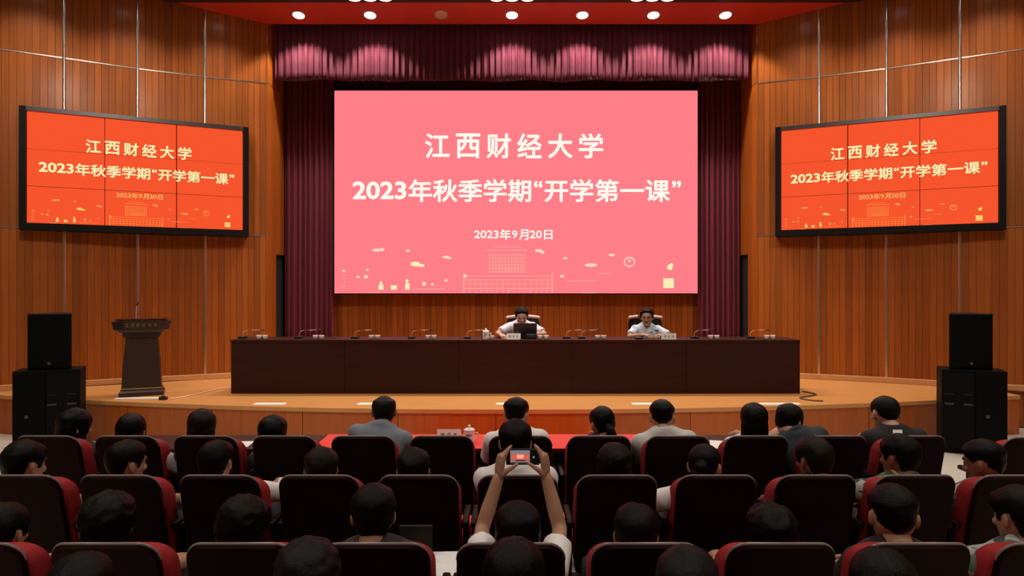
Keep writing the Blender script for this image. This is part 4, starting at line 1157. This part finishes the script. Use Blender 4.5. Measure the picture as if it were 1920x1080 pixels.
audience(2, 4, 1686, 814, 'black-haired man in a flowered shirt turned left in the second row', hair='short', skin='skin_dark', shirt='c_floral', seed=21, yaw=48, pitch=6, wrists={-1: (2.14, 4.50, 0.72)}, poles={-1: (-1.3, -0.2, -0.2)}, collar=True)
audience(2, 5, 1846, 824, 'man with close-cut hair in profile facing left at the right edge of the second row', hair='fade', skin='skin_dark', shirt='c_leaf', seed=22, yaw=60, pitch=12, hs=1.16, dh=0.3, wrists={-1: (2.82, 4.35, 0.70)}, poles={-1: (-1.0, 0.2, -0.6)})
# third row
audience(3, -4, 2, 944, 'short-haired person at the left edge of the third row', hair='short', shirt='c_dark', seed=23, yaw=-28, pitch=6)
audience(3, -3, 202, 920, 'person with thick round black hair in the third row at left', hair='bushy', shirt='c_black', seed=24, hs=1.14, yaw=-8)
audience(3, -2, 452, 928, 'person with swept dark hair leaning right in the third row', hair='bushy', shirt='c_dark', seed=25, yaw=-22, roll=14, pitch=10, hs=1.10)
audience(3, -1, 700, 908, 'man with short hair and visible ears, third row left of centre', hair='short', shirt='c_dark', seed=26, pitch=4, hs=1.10)
PHY = 3.42
phone_c = Vector(((980 - 960) * PHY / F, PHY, CAMZ - (857 - 540) * PHY / F))
audience(3, 0, 971, 942, 'person in white raising both arms to photograph with a phone', hair='bob', shirt='c_white', seed=27, vox=0.010,
         wrists={-1: (-0.068, 3.40, 1.085), 1: (0.172, 3.41, 1.085)}, poles={-1: (-0.38, 0.15, -1.0), 1: (0.38, 0.15, -1.0)}, slv=0.66,
         hands={-1: dict(dir=(0.10, 0.02, 1), palm=(0.85, 0.45, 0.0), thumb=(0.3, -1, 0), curl=[0.22, 0.36, 0.50, 0.66], thumb_in=1.2, thumb_out=0.55),
                1: dict(dir=(-0.06, 0.02, 1), palm=(-0.85, 0.45, 0.0), thumb=(-0.3, -1, 0), curl=[0.22, 0.36, 0.50, 0.66], thumb_in=1.2, thumb_out=0.55)})
audience(3, 1, 1192, 945, 'person with straight black hair right of the phone in the third row', hair='short', shirt='c_black', seed=28)
audience(3, 2, 1447, 943, 'person with curly black hair in the third row', hair='curly', shirt='c_black', seed=29, yaw=10, hs=1.12)
audience(3, 3, 1674, 908, 'man with faded haircut and bare neck in a black tee, third row right', hair='fade', shirt='c_black', seed=30, yaw=10, pitch=4, hs=1.16, dh=0.28, wrists={-1: (1.52, 3.45, 0.62)})
audience(3, 4, 1912, 912, 'dark-haired person in a leaf-print shirt at the right edge of the third row', hair='short', shirt='c_leaf', seed=31, yaw=40, pitch=10, wrists={-1: (2.05, 3.45, 0.66)}, poles={-1: (-1.3, 0, -0.3)})
# nearest row
audience(4, -2, 152, 1038, 'dark head at the bottom left edge of the picture', dh=0.42, hair='short', shirt='c_black', seed=32)
audience(4, -1, 577, 1008, 'nearest head with tousled black hair, bottom left of centre', dh=0.42, hair='bushy', hairm='hair_grey', shirt='c_black', seed=33, hs=1.08)
audience(4, 0, 963, 1010, 'nearest black-haired head at the bottom centre', dh=0.42, hair='short', shirt='c_black', seed=34, hs=1.12)
audience(4, 1, 1288, 1026, 'nearest round dark head right of the bottom centre', dh=0.42, hair='short', hairm='hair_grey', shirt='c_black', seed=35, hs=1.12)
audience(4, 2, 1655, 1030, 'nearest black-haired head at the bottom right', dh=0.42, hair='short', shirt='c_black', seed=36, hs=1.12)

# white print on the back of the black tee
def shirt_print(p, x, y, w, h, m):
    sh = [c for c in p.children if c.name.startswith('shirt')][0]
    from mathutils.bvhtree import BVHTree
    bvh = BVHTree.FromPolygons([v.co for v in sh.data.vertices], [q.vertices[:] for q in sh.data.polygons])
    o_ = Vector((0, 0, CAMZ)) - p.location
    bm = bmesh.new(); G = []
    for j in range(4):
        r = []
        for i in range(6):
            d = Vector(((x + w * (i / 5 - 0.5) - 960) / F, 1, -(y + h * (j / 3 - 0.5) - 540) / F)).normalized()
            hit = bvh.ray_cast(o_, d)
            if hit[0] is None: return
            r.append(bm.verts.new(hit[0] - d * 0.004))
        G.append(r)
    for j in range(3):
        for i in range(5): bm.faces.new((G[j][i], G[j][i + 1], G[j + 1][i + 1], G[j + 1][i]))
    obj('shirt_print', bm, m, p)
shirt_print(tee, 1683, 809, 18, 7, 'paper')

# speakers on the stage
def stage_man(hx, hy, d, label, **kw):
    hs = kw.get('hs', 1.08)
    pz = CAMZ - (hy - 540) * d / F - 0.130 * hs
    x = (hx - 960) * d / F
    return person(label, (x, 10.55, STZ), math.pi, (x, d, pz), hs=hs, **kw)
stage_chair((981 - 960) * 10.7 / F, 10.62, 'dark stage chair with pale top rail holding the man behind the laptop')
stage_chair((1215 - 960) * 10.7 / F, 10.62, 'dark stage chair with pale top rail holding the man in pale blue')
stage_man(978, 575, 10.22, 'man in a lilac shirt at the stage table bent over a laptop', hair='short', shirt='c_lilac', skin='skin_pale', seed=41, pitch=26, yaw=4,
          wrists={1: (-0.16, 9.92, 1.35), -1: (0.34, 9.96, 1.36)}, poles={1: (1.2, -0.2, -0.4), -1: (-1.2, -0.2, -0.4)}, hands={1: dict(curl=0.5), -1: dict(curl=0.5)}, collar=True)
stage_man(1213, 577, 10.25, 'man with glasses in a pale blue shirt seated at the stage table', hair='short', shirt='c_paleblue', skin='skin', seed=42, pitch=10, yaw=-16,
          wrists={1: (1.90, 9.90, 1.35), -1: (2.18, 9.92, 1.35)}, poles={1: (1.2, -0.2, -0.5), -1: (-1.2, -0.2, -0.5)}, hands={1: dict(curl=0.4), -1: dict(curl=0.4)}, collar=True, glasses=True)

# phone held up by the person in white
t = thing('smartphone', 'smartphone held sideways in both hands, showing the red stage', 'phone', phone_c, 0)
obj('case', nbox(-0.083, 0.083, 0.0, 0.010, -0.040, 0.040, bevel=0.003), 'plastic', t)
sc_ = obj('screen', nbox(-0.080, 0.080, -0.0015, 0.0005, -0.037, 0.037), 'black', t)
def scr(name, x0, x1, z0, z1, m, y=-0.002): 
    bm = bmesh.new(); quad(bm, [(x0, y, z0), (x1, y, z0), (x1, y, z1), (x0, y, z1)]); obj(name, bm, m, sc_)
E1 = emis('phone_wall', (0.30, 0.16, 0.14), 1.0); E2 = emis('phone_red', (0.85, 0.10, 0.06), 1.0); E3 = emis('phone_pink', (1.0, 0.42, 0.36), 1.0); E4 = emis('phone_dark', (0.03, 0.02, 0.02), 1.0); E5 = emis('phone_grey', (0.20, 0.20, 0.22), 1.0)
scr('picture_wall', -0.062, 0.036, -0.030, 0.034, E1)
scr('picture_ceiling', -0.062, 0.036, 0.018, 0.034, E5, -0.0022)
scr('picture_side_screen', -0.056, -0.034, -0.006, 0.010, E2, -0.0024); scr('picture_side_screen', 0.010, 0.032, -0.006, 0.010, E2, -0.0024)
scr('picture_curtain', -0.034, 0.010, -0.012, 0.016, E2, -0.0022); scr('picture_main_screen', -0.028, 0.004, -0.006, 0.012, E3, -0.0026)
scr('picture_table', -0.036, 0.014, -0.020, -0.014, E4, -0.0026); scr('picture_seats', -0.062, 0.036, -0.034, -0.026, E4, -0.0026)
scr('shutter_button', 0.050, 0.060, -0.005, 0.005, E5, -0.0022)

# papers and devices on laps in the third row
sheet((-0.355, 3.50, 0.615), 0.16, 0.24, 0.05, 0.12, 'white sheet of paper on the lap beside the phone taker')
sheet((-2.38, 3.42, 0.62), 0.10, 0.16, 0.1, 0.25, 'small white paper at the bottom left corner between seats')
tb = thing('tablet_device', 'dark tablet standing on the lap of the man with visible ears', 'tablet', (-0.50, 3.55, 0.66), 0)
obj('shell', nbox(-0.085, 0.085, 0, 0.010, 0, 0.13, bevel=0.003), 'plastic', tb); obj('edge', nbox(-0.085, 0.085, -0.002, 0.010, 0.128, 0.134), 'frame_top', tb)

bpy.data.scenes.remove(TMP)
